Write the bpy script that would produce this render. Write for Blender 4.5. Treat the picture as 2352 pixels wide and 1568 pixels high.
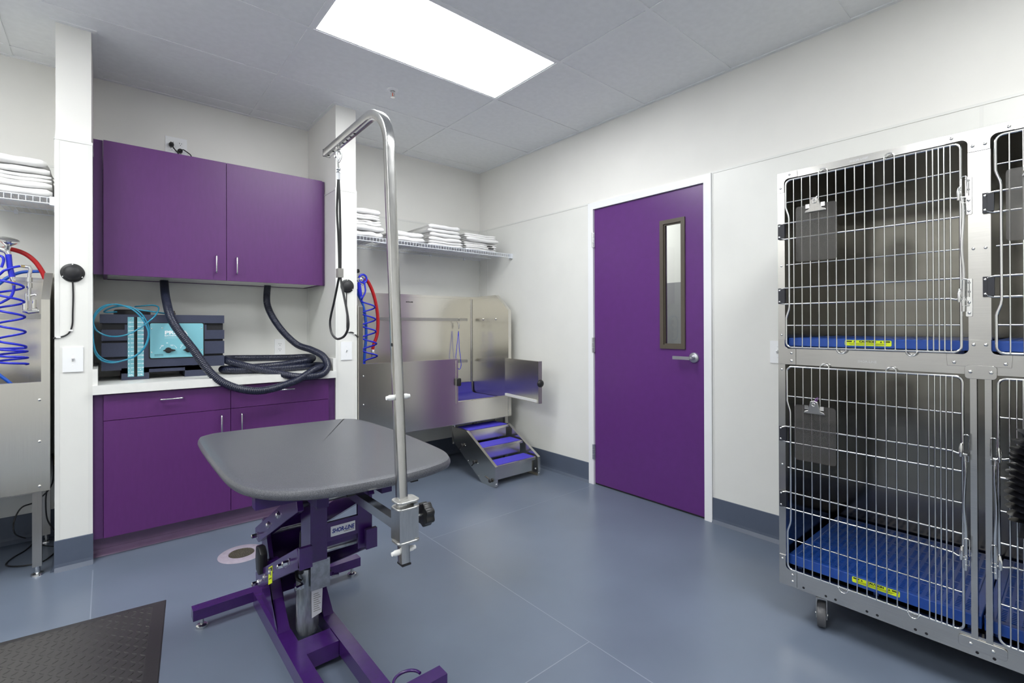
import bpy, bmesh, math, random
from mathutils import Vector, Matrix
random.seed(7)
for o in list(bpy.data.objects): bpy.data.objects.remove(o, do_unlink=True)
SC = bpy.context.scene
COL = SC.collection
PI = math.pi

# ------------------------------------------------------------------ camera
F_PX, YAW, PITCH, ROLL, CX, CY = 1104.022, math.radians(40.446), math.radians(0.141), math.radians(-0.188), 1184.87, 745.76
CAM = Vector((-2.882, -3.942, 1.226))
_cy, _sy, _cp, _sp = math.cos(YAW), math.sin(YAW), math.cos(PITCH), math.sin(PITCH)
_f = Vector((_sy*_cp, _cy*_cp, _sp)); _r = Vector((_cy, -_sy, 0)); _u = _r.cross(_f)
_cr, _sr = math.cos(ROLL), math.sin(ROLL)
RGT = _r*_cr + _u*_sr; UPV = -_r*_sr + _u*_cr; FWD = _f
cd = bpy.data.cameras.new('camera'); cam = bpy.data.objects.new('camera', cd); COL.objects.link(cam)
cd.sensor_width = 36.0; cd.sensor_fit = 'HORIZONTAL'; cd.lens = 36.0*F_PX/2352.0
cd.shift_x = -(CX-1176.0)/2352.0; cd.shift_y = (CY-784.0)/2352.0
cd.clip_start = 0.02; cd.clip_end = 60
m = Matrix((RGT, UPV, -FWD)).transposed().to_4x4(); m.translation = CAM
cam.matrix_world = m
SC.camera = cam

# ------------------------------------------------------------------ light and exposure
W = bpy.data.worlds.new('world'); SC.world = W; W.use_nodes = True
W.node_tree.nodes['Background'].inputs[0].default_value = (0.75, 0.82, 0.9, 1)
W.node_tree.nodes['Background'].inputs[1].default_value = 0.05
PANEL_STRENGTH = 8.5          # every troffer in the ceiling grid
PANEL_COLOR = (0.965, 0.985, 0.99)
SC.view_settings.view_transform = 'Standard'; SC.view_settings.look = 'None'
SC.view_settings.exposure = 1.2; SC.view_settings.gamma = 1.0
SC.view_settings.use_curve_mapping = False

def P(px, py, axis, val):
    """pixel of the photograph -> point on the plane axis = val"""
    d = RGT*((px-CX)/F_PX) - UPV*((py-CY)/F_PX) + FWD
    i = 'xyz'.index(axis)
    return CAM + d*((val-CAM[i])/d[i])

# ------------------------------------------------------------------ mesh helpers
def B(): return bmesh.new()
def box(bm, x0, x1, y0, y1, z0, z1, M=None):
    x0, x1 = min(x0,x1), max(x0,x1); y0, y1 = min(y0,y1), max(y0,y1); z0, z1 = min(z0,z1), max(z0,z1)
    co = [(x0,y0,z0),(x1,y0,z0),(x1,y1,z0),(x0,y1,z0),(x0,y0,z1),(x1,y0,z1),(x1,y1,z1),(x0,y1,z1)]
    v = [bm.verts.new(M @ Vector(c) if M else c) for c in co]
    for f in ((3,2,1,0),(4,5,6,7),(0,1,5,4),(1,2,6,5),(2,3,7,6),(3,0,4,7)): bm.faces.new([v[i] for i in f])
    return bm
def bevel(bm, w, seg=2, ang=0.5):
    es = [e for e in bm.edges if len(e.link_faces) == 2 and e.calc_face_angle(0) > ang]
    if es: bmesh.ops.bevel(bm, geom=es, offset=w, segments=seg, profile=0.5, affect='EDGES', clamp_overlap=True)
    return bm
def bbox(x0,x1,y0,y1,z0,z1,w=0.002,seg=2,M=None): return bevel(box(B(),x0,x1,y0,y1,z0,z1,M), w, seg)
def merge(a, b):
    me = bpy.data.meshes.new('tmp'); b.to_mesh(me); a.from_mesh(me); bpy.data.meshes.remove(me); b.free(); return a
def tube(bm, pts, r, n=8, closed=False, caps=True, flat=None):
    pts = [Vector(p) for p in pts]; N = len(pts)
    rr = r if isinstance(r, (list, tuple)) else [r]*N
    T = []
    for i in range(N):
        a = pts[(i-1) % N] if (closed or i > 0) else pts[i]; b = pts[(i+1) % N] if (closed or i < N-1) else pts[i]
        t = (b-a); T.append(t.normalized() if t.length > 1e-9 else Vector((0,0,1)))
    up = Vector((0,0,1)) if abs(T[0].z) < 0.9 else Vector((1,0,0))
    nrm = (up - T[0]*up.dot(T[0])).normalized(); rings = []
    for i in range(N):
        if i > 0:
            ax = T[i-1].cross(T[i])
            if ax.length > 1e-8: nrm = Matrix.Rotation(T[i-1].angle(T[i]), 3, ax.normalized()) @ nrm
            nrm = (nrm - T[i]*nrm.dot(T[i])).normalized()
        bn = T[i].cross(nrm)
        off = PI/4 if n == 4 else 0
        k = math.sqrt(2) if n == 4 else 1
        rings.append([bm.verts.new(pts[i] + (nrm*math.cos(2*PI*j/n+off) + bn*math.sin(2*PI*j/n+off))*rr[i]*k) for j in range(n)])
    for i in range(N if closed else N-1):
        a, b = rings[i], rings[(i+1) % N]
        for j in range(n): bm.faces.new((a[j], a[(j+1) % n], b[(j+1) % n], b[j]))
    if caps and not closed:
        bm.faces.new(list(reversed(rings[0]))); bm.faces.new(rings[-1])
    return bm
def lathe(bm, prof, o, axis, n=24):
    """prof: (radius, height) along axis from o"""
    o = Vector(o); a = Vector(axis).normalized()
    u = (Vector((0,0,1)) if abs(a.z) < 0.9 else Vector((1,0,0))); u = (u - a*u.dot(a)).normalized(); v = a.cross(u)
    prev = None; first = None
    for (r, h) in prof:
        if r < 1e-6: ring = [bm.verts.new(o + a*h)]
        else: ring = [bm.verts.new(o + a*h + (u*math.cos(2*PI*j/n) + v*math.sin(2*PI*j/n))*r) for j in range(n)]
        if prev is not None:
            for j in range(n):
                k = (j+1) % n
                if len(prev) == 1 and len(ring) > 1: bm.faces.new((prev[0], ring[k], ring[j]))
                elif len(ring) == 1 and len(prev) > 1: bm.faces.new((prev[j], prev[k], ring[0]))
                elif len(ring) > 1: bm.faces.new((prev[j], prev[k], ring[k], ring[j]))
        else: first = ring
        prev = ring
    if len(first) > 1: bm.faces.new(list(reversed(first)))
    if len(prev) > 1: bm.faces.new(prev)
    return bm
def prism(bm, poly, f0, f1):
    """poly of (a,b); f0/f1 map (a,b) -> 3D for both end faces"""
    p = [bm.verts.new(f0(a,b)) for a,b in poly]; q = [bm.verts.new(f1(a,b)) for a,b in poly]; n = len(poly)
    bm.faces.new(list(reversed(p))); bm.faces.new(q)
    for i in range(n): bm.faces.new((p[i], p[(i+1) % n], q[(i+1) % n], q[i]))
    bmesh.ops.recalc_face_normals(bm, faces=bm.faces)
    return bm
def prism_x(poly, x0, x1): return prism(B(), poly, lambda a,b:(x0,a,b), lambda a,b:(x1,a,b))
def prism_y(poly, y0, y1): return prism(B(), poly, lambda a,b:(a,y0,b), lambda a,b:(a,y1,b))
def prism_z(poly, z0, z1): return prism(B(), poly, lambda a,b:(a,b,z0), lambda a,b:(a,b,z1))
def rrect(x0, x1, y0, y1, r, n=5):
    out = []
    for cx, cy, a0 in ((x1-r,y1-r,0),(x0+r,y1-r,PI/2),(x0+r,y0+r,PI),(x1-r,y0+r,1.5*PI)):
        for i in range(n+1):
            a = a0 + PI/2*i/n; out.append((cx+r*math.cos(a), cy+r*math.sin(a)))
    return out
def cr(pts, n=8, closed=False):
    pts = [Vector(p) for p in pts]; out = []; N = len(pts)
    for i in range(N if closed else N-1):
        if closed: p0,p1,p2,p3 = pts[(i-1)%N],pts[i],pts[(i+1)%N],pts[(i+2)%N]
        else: p0,p1,p2,p3 = pts[max(i-1,0)],pts[i],pts[i+1],pts[min(i+2,N-1)]
        for k in range(n):
            t = k/n
            out.append(0.5*((2*p1)+(p2-p0)*t+(2*p0-5*p1+4*p2-p3)*t*t+(3*p1-p0-3*p2+p3)*t**3))
    if not closed: out.append(pts[-1])
    return out
def resample(pts, step):
    out = [pts[0].copy()]; acc = 0
    for a, b in zip(pts[:-1], pts[1:]):
        L = (b-a).length; d = step-acc
        while d <= L: out.append(a.lerp(b, d/L)); d += step
        acc = L-(d-step)
    return out

# ------------------------------------------------------------------ objects
def put(name, me, mat, parent=None):
    o = bpy.data.objects.new(name, me); COL.objects.link(o)
    if mat: 
        me.materials.clear(); me.materials.append(mat)
    if parent: link(o, parent)
    return o
def worldloc(p):
    v = Vector(p.location)
    while p.parent: p = p.parent; v = v + Vector(p.location) if p.get('_local') else v
    return v
def link(o, parent):
    """parent keeps the child's world-space mesh where it is"""
    o.parent = parent
    o.matrix_parent_inverse = Matrix.Translation(-Vector(parent.location)) if parent.type == 'EMPTY' else Matrix.Identity(4)
def obj(name, bm, mat, parent=None, smooth=None):
    bmesh.ops.recalc_face_normals(bm, faces=bm.faces)
    me = bpy.data.meshes.new(name); bm.to_mesh(me); bm.free()
    if smooth:
        me.shade_smooth(); me.set_sharp_from_angle(angle=math.radians(smooth))
    return put(name, me, mat, parent)
def tag(o, label, cat, group=None, kind=None):
    o['label'] = label
    if cat: o['category'] = cat
    if group: o['group'] = group
    if kind: o['kind'] = kind
    return o
def thing(name, label, cat, loc, group=None):
    o = bpy.data.objects.new(name, None); COL.objects.link(o); o.location = loc; o.empty_display_size = 0.05
    return tag(o, label, cat, group)
def struct(o, label=None):
    o['kind'] = 'structure'
    if label: o['label'] = label
    return o
def stuff(o): o['kind'] = 'stuff'; return o
def text(name, s, size, origin, right, up, mat, parent, bold=0.0, shear=0.0, align='LEFT', ext=0.0002, sx=1.0):
    cu = bpy.data.curves.new('lettering', 'FONT'); cu.body = s; cu.size = size; cu.offset = bold; cu.shear = shear
    cu.align_x = align; cu.extrude = ext; cu.resolution_u = 3
    t = bpy.data.objects.new('lettering', cu); COL.objects.link(t)
    bpy.context.view_layer.update()
    me = bpy.data.meshes.new_from_object(t.evaluated_get(bpy.context.evaluated_depsgraph_get()))
    bpy.data.objects.remove(t, do_unlink=True)
    r = Vector(right).normalized(); u = Vector(up).normalized(); nn = r.cross(u)
    M = Matrix((r*sx, u, nn)).transposed().to_4x4(); M.translation = Vector(origin)
    me.transform(M)
    return put(name, me, mat, parent)
def screws(parent, pts, nrm, r=0.004, mat=None, name='screw'):
    nrm = Vector(nrm).normalized(); me = None
    for p in pts:
        if me is None:
            b = lathe(B(), [(r,0),(r*0.95,r*0.3),(r*0.6,r*0.55),(0,r*0.65)], (0,0,0), nrm, 10)
            o = obj(name, b, mat or M_['chrome'], None, 60); me = o.data
        else: o = put(name, me, None)
        o.location = p; o.parent = parent
        if parent.type == 'EMPTY': o.matrix_parent_inverse = Matrix.Translation(-Vector(parent.location))

# ------------------------------------------------------------------ materials
M_ = {}
def mat(key, color, rough=0.5, metal=0.0, noise=0.0, nscale=40, bump=0.0, bscale=200, stretch=None, spec=None, coat=0.0, alpha=None, trans=0.0, emis=None, rvar=0.0, aniso=0.0, col2=None, cr_=(0.35,0.65)):
    m = bpy.data.materials.new(key); m.use_nodes = True; nt = m.node_tree; b = nt.nodes['Principled BSDF']
    b.inputs['Base Color'].default_value = (*color, 1); b.inputs['Roughness'].default_value = rough; b.inputs['Metallic'].default_value = metal
    if spec is not None: b.inputs['Specular IOR Level'].default_value = spec
    if coat: b.inputs['Coat Weight'].default_value = coat; b.inputs['Coat Roughness'].default_value = 0.12
    if trans: b.inputs['Transmission Weight'].default_value = trans
    if aniso: b.inputs['Anisotropic'].default_value = aniso
    if alpha is not None: b.inputs['Alpha'].default_value = alpha
    if emis: b.inputs['Emission Color'].default_value = (*emis[0],1); b.inputs['Emission Strength'].default_value = emis[1]
    tc = nt.nodes.new('ShaderNodeTexCoord'); mp = nt.nodes.new('ShaderNodeMapping'); nt.links.new(tc.outputs['Object'], mp.inputs[0])
    if stretch: mp.inputs['Scale'].default_value = stretch
    if noise or rvar or col2:
        n = nt.nodes.new('ShaderNodeTexNoise'); n.inputs['Scale'].default_value = nscale; n.inputs['Detail'].default_value = 4
        nt.links.new(mp.outputs[0], n.inputs['Vector'])
        if noise or col2:
            r = nt.nodes.new('ShaderNodeValToRGB'); r.color_ramp.elements[0].position = cr_[0]; r.color_ramp.elements[1].position = cr_[1]
            c2 = col2 if col2 else tuple(min(1,c*(1+noise)) for c in color)
            c1 = color if col2 else tuple(c*(1-noise) for c in color)
            r.color_ramp.elements[0].color = (*c1,1); r.color_ramp.elements[1].color = (*c2,1)
            nt.links.new(n.outputs['Fac'], r.inputs[0]); nt.links.new(r.outputs[0], b.inputs['Base Color'])
        if rvar:
            mr = nt.nodes.new('ShaderNodeMapRange'); mr.inputs['To Min'].default_value = max(0.02,rough-rvar); mr.inputs['To Max'].default_value = rough+rvar
            nt.links.new(n.outputs['Fac'], mr.inputs['Value']); nt.links.new(mr.outputs[0], b.inputs['Roughness'])
    if bump:
        n2 = nt.nodes.new('ShaderNodeTexNoise'); n2.inputs['Scale'].default_value = bscale; n2.inputs['Detail'].default_value = 3
        nt.links.new(mp.outputs[0], n2.inputs['Vector'])
        bp = nt.nodes.new('ShaderNodeBump'); bp.inputs['Strength'].default_value = bump; bp.inputs['Distance'].default_value = 0.002
        nt.links.new(n2.outputs['Fac'], bp.inputs['Height']); nt.links.new(bp.outputs[0], b.inputs['Normal'])
    M_[key] = m; return m
mat('wall', (0.80,0.79,0.755), 0.6, noise=0.015, nscale=3, bump=0.05, bscale=300)
mat('frp', (0.77,0.77,0.735), 0.34, noise=0.012, nscale=5, bump=0.03, bscale=160)
mat('strip', (0.74,0.74,0.71), 0.35)
mat('gap', (0.30,0.30,0.29), 0.6)
mat('tile', (0.83,0.845,0.855), 0.75, noise=0.02, nscale=30, bump=0.05, bscale=500)
mat('tee', (0.83,0.845,0.855), 0.45)
mat('floor', (0.138,0.168,0.225), 0.30, noise=0.06, nscale=2.2, rvar=0.05, bump=0.015, bscale=120)
mat('weld', (0.23,0.265,0.33), 0.4)
mat('base', (0.085,0.105,0.15), 0.42, noise=0.04, nscale=8)
mat('lamp', (0.9,0.9,0.9), 0.5, emis=(PANEL_COLOR, PANEL_STRENGTH))
mat('laminate', (0.096,0.020,0.134), 0.40, noise=0.04, nscale=60, stretch=(1,1,0.2), bump=0.04, bscale=400)
mat('laminate_dark', (0.078,0.022,0.112), 0.5, noise=0.04, nscale=60)
mat('doorpaint', (0.108,0.027,0.176), 0.30, noise=0.03, nscale=20, bump=0.03, bscale=220)
mat('purple', (0.046,0.012,0.118), 0.22, noise=0.06, nscale=40, coat=0.4)
mat('toe', (0.17,0.10,0.19), 0.3, noise=0.05, nscale=20)  # mauve lighter than the cabinet; reflected light is put into the colour
mat('melamine', (0.78,0.78,0.75), 0.3, noise=0.015, nscale=30)
mat('white', (0.86,0.87,0.88), 0.35)
mat('doorframe', (0.84,0.85,0.86), 0.35)
mat('steel', (0.78,0.755,0.69), 0.22, 1.0, noise=0.02, nscale=60, stretch=(6,6,0.12), rvar=0.015)
mat('steel_dark', (0.47,0.46,0.44), 0.32, 1.0, noise=0.03, nscale=60, stretch=(6,6,0.2), rvar=0.02)
mat('steel_post', (0.62,0.615,0.60), 0.20, 1.0, noise=0.05, nscale=30, stretch=(6,6,1), rvar=0.05)
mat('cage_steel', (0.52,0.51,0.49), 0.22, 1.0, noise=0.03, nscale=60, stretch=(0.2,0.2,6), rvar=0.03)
mat('cage_inner_shaded', (0.22,0.21,0.185), 0.15, 1.0)  # cage steel darkened; shade inside the cages is put into the colour
mat('chrome', (0.78,0.78,0.77), 0.10, 1.0)
mat('nickel', (0.66,0.67,0.68), 0.24, 1.0)
mat('satin', (0.60,0.62,0.65), 0.30, 1.0)
mat('zinc', (0.45,0.48,0.50), 0.40, 1.0, noise=0.15, nscale=60)
mat('brass', (0.55,0.45,0.22), 0.3, 1.0)
mat('black', (0.012,0.012,0.013), 0.38)
mat('rubber', (0.016,0.016,0.018), 0.55)
mat('vinyl', (0.007,0.007,0.009), 0.24)
mat('hinge_black', (0.014,0.015,0.022), 0.42)
mat('navy', (0.034,0.041,0.078), 0.42, noise=0.12, nscale=500, bump=0.25, bscale=700)
mat('hose', (0.012,0.015,0.034), 0.33)
mat('recess', (0.006,0.006,0.009), 0.6)
mat('teal', (0.20,0.50,0.58), 0.35)
mat('ink_white', (0.85,0.9,0.92), 0.5)
mat('ink_black', (0.01,0.01,0.01), 0.5)
mat('ink_blue', (0.015,0.03,0.25), 0.5)
mat('label_white', (0.75,0.76,0.8), 0.4)
mat('cyan_tube', (0.04,0.34,0.52), 0.12, trans=0.25)
mat('blue_hose', (0.02,0.03,0.62), 0.25)
mat('blue_hose2', (0.015,0.10,0.55), 0.28)
mat('red_hose', (0.48,0.012,0.015), 0.3)
mat('tub_blue', (0.038,0.030,0.28), 0.6, noise=0.08, nscale=300, bump=0.2, bscale=600)
mat('tread_blue', (0.070,0.055,0.56), 0.55, noise=0.1, nscale=400, bump=0.2, bscale=700)
mat('mat_blue', (0.012,0.066,0.34), 0.32, noise=0.05, nscale=40)
mat('mat_hole_shade', (0.004,0.010,0.05), 0.6)
mat('yellow', (0.72,0.86,0.01), 0.45)
mat('towel', (0.88,0.87,0.865), 0.9, noise=0.02, nscale=20, bump=0.25, bscale=250)
mat('wire_white', (0.80,0.83,0.87), 0.35)
mat('bronze', (0.085,0.070,0.052), 0.42)
mat('glass', (0.92,0.97,0.95), 0.02, trans=1.0)
mat('corr_lower', (0.30,0.30,0.31), 0.4)
mat('tabletop', (0.038,0.040,0.047), 0.36, col2=(0.140,0.145,0.168), nscale=640, bump=0.5, bscale=480, cr_=(0.38,0.66), coat=0.25)
mat('floormat', (0.036,0.034,0.035), 0.45, noise=0.08, nscale=120)
mat('drain', (0.34,0.30,0.36), 0.5, noise=0.06, nscale=50)
mat('grate', (0.20,0.19,0.14), 0.4, 0.7, noise=0.25, nscale=200)
mat('acrylic', (0.10,0.095,0.092), 0.05, alpha=0.34)
mat('nylon', (0.82,0.82,0.80), 0.45)
mat('wheel', (0.085,0.085,0.09), 0.35, noise=0.1, nscale=30)
mat('galv', (0.55,0.55,0.53), 0.35, 0.9, noise=0.1, nscale=80)
mat('spr_red', (0.5,0.06,0.02), 0.2)
mat('cord_white', (0.7,0.7,0.68), 0.5)
mat('underframe', (0.032,0.008,0.10), 0.3)
mat('wrap', (0.30,0.33,0.37), 0.16, 0.55, noise=0.35, nscale=18, stretch=(3,3,0.7), bump=0.5, bscale=30)

# ================================================================== THE ROOM
XL, YF, H = -4.62, -5.72, 2.769
WT = 0.12
PZ = 2.180                      # top of the wall panels
BZ = 0.155                      # top of the cove base
P1 = (-3.075, -2.940); P2 = (-1.670, -1.527); PY = -0.600   # partition walls
DY0, DY1, DZ = -1.500, -2.404, 2.127                        # door opening
JW = 0.050

floor = struct(obj('floor', box(B(), XL-WT, WT, YF-WT, WT, -0.10, 0.0), M_['floor']), 'glossy blue grey sheet vinyl floor')
def seam(x0,x1,y0,y1): obj('weld_seam', box(B(), x0,x1,y0,y1,-0.002,0.0004), M_['weld'], floor)
seam(-1.458,-1.454, YF, -0.45); seam(-1.454, 0, -1.512, -1.508); seam(-2.94,-1.458,-2.704,-2.700); seam(-2.936,-2.932,YF,-0.7)

# ---- walls
struct(obj('wall_back', box(B(), XL-WT, WT, 0, WT, 0, H+0.05), M_['wall']), 'off white back wall')
b = box(B(), 0, WT, DY0+JW, 0, 0, H+0.05); box(b, 0, WT, YF-WT, DY1-JW, 0, H+0.05); box(b, 0, WT, DY1-JW, DY0+JW, DZ+JW, H+0.05)
struct(obj('wall_right', b, M_['wall']), 'off white side wall with the purple door')
struct(obj('wall_left', box(B(), XL-WT, XL, YF-WT, 0, 0, H+0.05), M_['wall']), 'off white side wall beyond the left tub')
struct(obj('wall_front', box(B(), XL, 0, YF-WT, YF, 0, H+0.05), M_['wall']), 'off white wall opposite the tubs')
for nm, (a, c), lab in (('wall_partition_left', P1, 'off white partition wall left of the purple cabinets'), ('wall_partition_right', P2, 'off white partition wall right of the purple cabinets')):
    struct(obj(nm, box(B(), a, c, PY, 0, 0, H), M_['wall']), lab)
W_ = {n: bpy.data.objects[n] for n in ('wall_back','wall_right','wall_left','wall_front','wall_partition_left','wall_partition_right')}
PT = 0.003
def panel_y(w, x0, x1, y, sgn=-1, z0=BZ-0.01):     # panel on a wall that faces -y
    obj('wall_panel', bbox(x0, x1, y, y+sgn*PT, z0, PZ, 0.0008, 1), M_['frp'], W_[w])
def panel_x(w, y0, y1, x, sgn, z0=BZ-0.01):
    obj('wall_panel', bbox(x, x+sgn*PT, y0, y1, z0, PZ, 0.0008, 1), M_['frp'], W_[w])
def strip(w, *c): obj('panel_trim', bbox(*c, 0.001, 1), M_['strip'], W_[w])
E0 = 0.0015
panel_y('wall_back', P1[1]+E0, P2[0]-E0, 0); panel_y('wall_back', P2[1]+E0, -E0, 0); panel_y('wall_back', XL+E0, P1[0]-E0, 0)
panel_x('wall_partition_left', PY, -E0, P1[1], 1); panel_x('wall_partition_left', PY, -E0, P1[0], -1)
panel_x('wall_partition_right', PY, -E0, P2[1], 1); panel_x('wall_partition_right', PY, -E0, P2[0], -1)
panel_y('wall_partition_left', P1[0], P1[1], PY); panel_y('wall_partition_right', P2[0], P2[1], PY)
for y0, y1 in ((-0.128, -E0-0.004), (DY0+JW+0.002, -0.130)): panel_x('wall_right', y0, y1, 0, -1)
for y0, y1 in ((-3.668, DY1-JW-0.002), (-4.89,-3.672), (YF+E0,-4.892)): panel_x('wall_right', y0, y1, 0, -1)
# trim caps on top of the panels and in the corners
T = 0.006
strip('wall_back', P2[1]+0.004, -0.004, 0, -T, PZ-0.008, PZ+0.006); strip('wall_back', XL, P1[0]-0.004, 0, -T, PZ-0.008, PZ+0.006)
strip('wall_back', P1[1]+0.004, P2[0]-0.004, 0, -T, PZ-0.008, PZ+0.006)
strip('wall_right', 0, -T, DY0+JW, -0.004, PZ-0.008, PZ+0.004); strip('wall_right', 0, -T, YF, DY1-JW, PZ-0.008, PZ+0.004)
for w, (a, c) in (('wall_partition_left', P1), ('wall_partition_right', P2)):
    strip(w, a-T, c+T, PY-T, PY, PZ-0.006, PZ+0.008); strip(w, c, c+T, PY, -0.004, PZ-0.006, PZ+0.006); strip(w, a, a-T, PY, -0.004, PZ-0.006, PZ+0.006)
    for x, s in ((a,-1),(c,1)):
        strip(w, x-s*0.014, x+s*0.0045, PY-0.0045, PY, BZ, PZ)
strip('wall_right', -0.012, 0, -0.012, 0, BZ, PZ); strip('wall_back', P2[1], P2[1]+0.012, -0.012, 0, BZ, PZ)
strip('wall_right', -0.0045, 0, -0.135, -0.123, BZ, PZ); strip('wall_right', -0.0045, 0, -3.676, -3.664, BZ, PZ)
strip('wall_back', P1[1], P1[1]+0.01, -0.01, 0, BZ, PZ); strip('wall_back', P2[0]-0.01, P2[0], -0.01, 0, BZ, PZ)
strip('wall_right', -0.0045, 0, DY1-JW-0.012, DY1-JW, BZ, PZ)
# ---- baseboards: cove base with a toe
def base_y(name, x0, x1, y, lab):
    struct(obj(name, prism(B(), [(0,0),(-0.022,0),(-0.018,0.006),(-0.009,0.020),(-0.007,0.035),(-0.007,BZ-0.002),(-0.003,BZ),(0,BZ)], lambda a,b:(x0,y+a,b), lambda a,b:(x1,y+a,b)), M_['base']), lab)
def base_x(name, y0, y1, x, s, lab):
    struct(obj(name, prism(B(), [(0,0),(0.022,0),(0.018,0.006),(0.009,0.020),(0.007,0.035),(0.007,BZ-0.002),(0.003,BZ),(0,BZ)], lambda a,b:(x+s*a,y0,b), lambda a,b:(x+s*a,y1,b)), M_['base']), lab)
base_y('baseboard_back', P2[1], 0, 0, 'blue grey cove base under the right tub'); base_y('baseboard_back_left', XL, P1[0], 0, 'blue grey cove base under the left tub')
base_x('baseboard_right', DY0+JW, -0.01, 0, -1, 'blue grey cove base between the corner and the door'); base_x('baseboard_right_far', YF, DY1-JW, 0, -1, 'blue grey cove base behind the cages')
base_x('baseboard_left', YF, 0, XL, 1, 'blue grey cove base of the left wall')
base_y('baseboard_partition_left', P1[0]-0.006, P1[1]+0.006, PY, 'blue grey cove base wrapping the left partition end')
base_y('baseboard_partition_right', P2[0]-0.006, P2[1]+0.006, PY, 'blue grey cove base wrapping the right partition end')
base_x('baseboard_partition_left_side', PY, 0, P1[0], -1, 'blue grey cove base on the tub side of the left partition')
base_x('baseboard_partition_right_side', PY, 0, P2[1], 1, 'blue grey cove base on the tub side of the right partition')

# ---- ceiling: every tile and tee its own piece
GA, GB = -2.075, -1.358
xs = [XL, GA-2.44, GA-1.22, GA, GA+1.22, 0.0]
ys = [0.0] + [GB+1.22-0.61*k for k in range(10)] + [YF]
ceil = struct(obj('ceiling', box(B(), XL-WT, WT, YF-WT, WT, H+0.06, H+0.12), M_['tile']), 'suspended ceiling of grey white lay in tiles')
LIGHTS = {(3, 3): 'flat white ceiling light panel above the grooming table', (3, 7): 'flat white ceiling light panel beside the cages', (1, 6): 'flat white ceiling light panel behind the rubber mat', (1, 3): 'flat white ceiling light panel in front of the left tub'}
for i in range(len(xs)-1):
    for j in range(len(ys)-1):
        x0, x1, y1, y0 = xs[i], xs[i+1], ys[j], ys[j+1]
        g = 0.004
        if (i, j) in LIGHTS:
            t = thing('ceiling_light', LIGHTS[(i,j)], 'ceiling light', ((x0+x1)/2, (y0+y1)/2, H))
            fr = B(); q = 0.013; w = 0.010
            for c in ((x0+q,x1-q,y0+q,y0+q+w),(x0+q,x1-q,y1-q-w,y1-q),(x0+q,x0+q+w,y0+q+w,y1-q-w),(x1-q-w,x1-q,y0+q+w,y1-q-w)): box(fr, *c, H+0.001, H+0.05)
            obj('frame', fr, M_['white'], t); obj('diffuser', box(B(), x0+q+w,x1-q-w,y0+q+w,y1-q-w,H+0.004,H+0.010), M_['lamp'], t)
        elif min(x1-x0, y1-y0) > 0.02:
            obj('tile', bbox(x0+g, x1-g, y0+g, y1-g, H+0.003, H+0.02, 0.003, 1), M_['tile'], ceil)
for x in xs[1:-1]: obj('ceiling_tee', bbox(x-0.012, x+0.012, YF, 0, H-0.001, H+0.0025, 0.0006, 1), M_['tee'], ceil)
for y in ys[1:-1]:
    for i in range(len(xs)-1): obj('ceiling_tee', bbox(xs[i]+0.012, xs[i+1]-0.012, y-0.012, y+0.012, H-0.001, H+0.0025, 0.0006, 1), M_['tee'], ceil)
def angle(x0,x1,y0,y1): obj('wall_angle', bbox(x0,x1,y0,y1,H-0.003,H+0.004,0.001,1), M_['tee'], ceil)
angle(XL,0,-0.022,0); angle(-0.022,0,YF,-0.0222)
for a, c in (P1, P2): angle(a-0.022,c+0.022,PY-0.022,PY); angle(a-0.022,a,PY+0.0002,-0.0222); angle(c,c+0.022,PY+0.0002,-0.0222)

# ---- door
door = obj('door_1', B(), None); 
bm = B()
b2 = box(B(), 0.004, 0.048, DY1+0.003, DY0-0.003, 0.012, DZ-0.003)
# slab with a lite cut-out: four boxes around it
GY0, GY1, GZ0, GZ1 = -2.108, -2.246, 1.095, 1.912
b2.free(); b2 = B()
box(b2, 0.002, 0.046, DY1+0.003, GY1, 0.012, DZ-0.003); box(b2, 0.002, 0.046, GY0, DY0-0.003, 0.012, DZ-0.003)
box(b2, 0.002, 0.046, GY1, GY0, 0.012, GZ0); box(b2, 0.002, 0.046, GY1, GY0, GZ1, DZ-0.003)
b2.to_mesh(door.data); b2.free(); door.data.materials.append(M_['doorpaint'])
struct(door, 'purple door with a narrow bronze framed window and lever handle')
def ring_x(name, y0,y1,z0,z1,w,x0,x1,m,par,bev=0.002):
    for c in ((y0,y1,z0,z0+w),(y0,y1,z1-w,z1),(y0,y0+w,z0+w,z1-w),(y1-w,y1,z0+w,z1-w)):
        obj(name, bbox(x0,x1,*c,bev,1), m, par)
ring_x('window_frame', -2.270, -2.084, 1.070, 1.938, 0.027, -0.008, 0.004, M_['bronze'], door)
ring_x('window_stop', GY1, GY0, GZ0, GZ1, 0.010, 0.002, 0.016, M_['bronze'], door)
obj('pane', box(B(), 0.020, 0.026, GY1, GY0, GZ0, GZ1), M_['glass'], door)
screws(door, [(0.0015, GY0-0.0045, z) for z in (1.16,1.38,1.60,1.85)], (-1,0,0), 0.003, M_['bronze'])
lv = obj('lever_handle', lathe(B(), [(0.034,0),(0.034,0.006),(0.030,0.011),(0.014,0.014),(0.012,0.030),(0.013,0.045),(0.010,0.050),(0,0.051)], (0.002,-2.330,1.018), (-1,0,0), 28), M_['satin'], door, 40)
obj('lever', bbox(-0.052,-0.040,-2.326,-2.205,1.005,1.026,0.005,3), M_['satin'], lv, 40)
obj('latch_plate', bbox(0.0,0.003,DY1-0.002,DY1+0.004,0.98,1.055,0.0005,1), M_['satin'], door)
obj('door_sweep', box(B(), 0.003,0.044,DY1+0.003,DY0-0.003,0.003,0.012), M_['black'], door)
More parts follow.
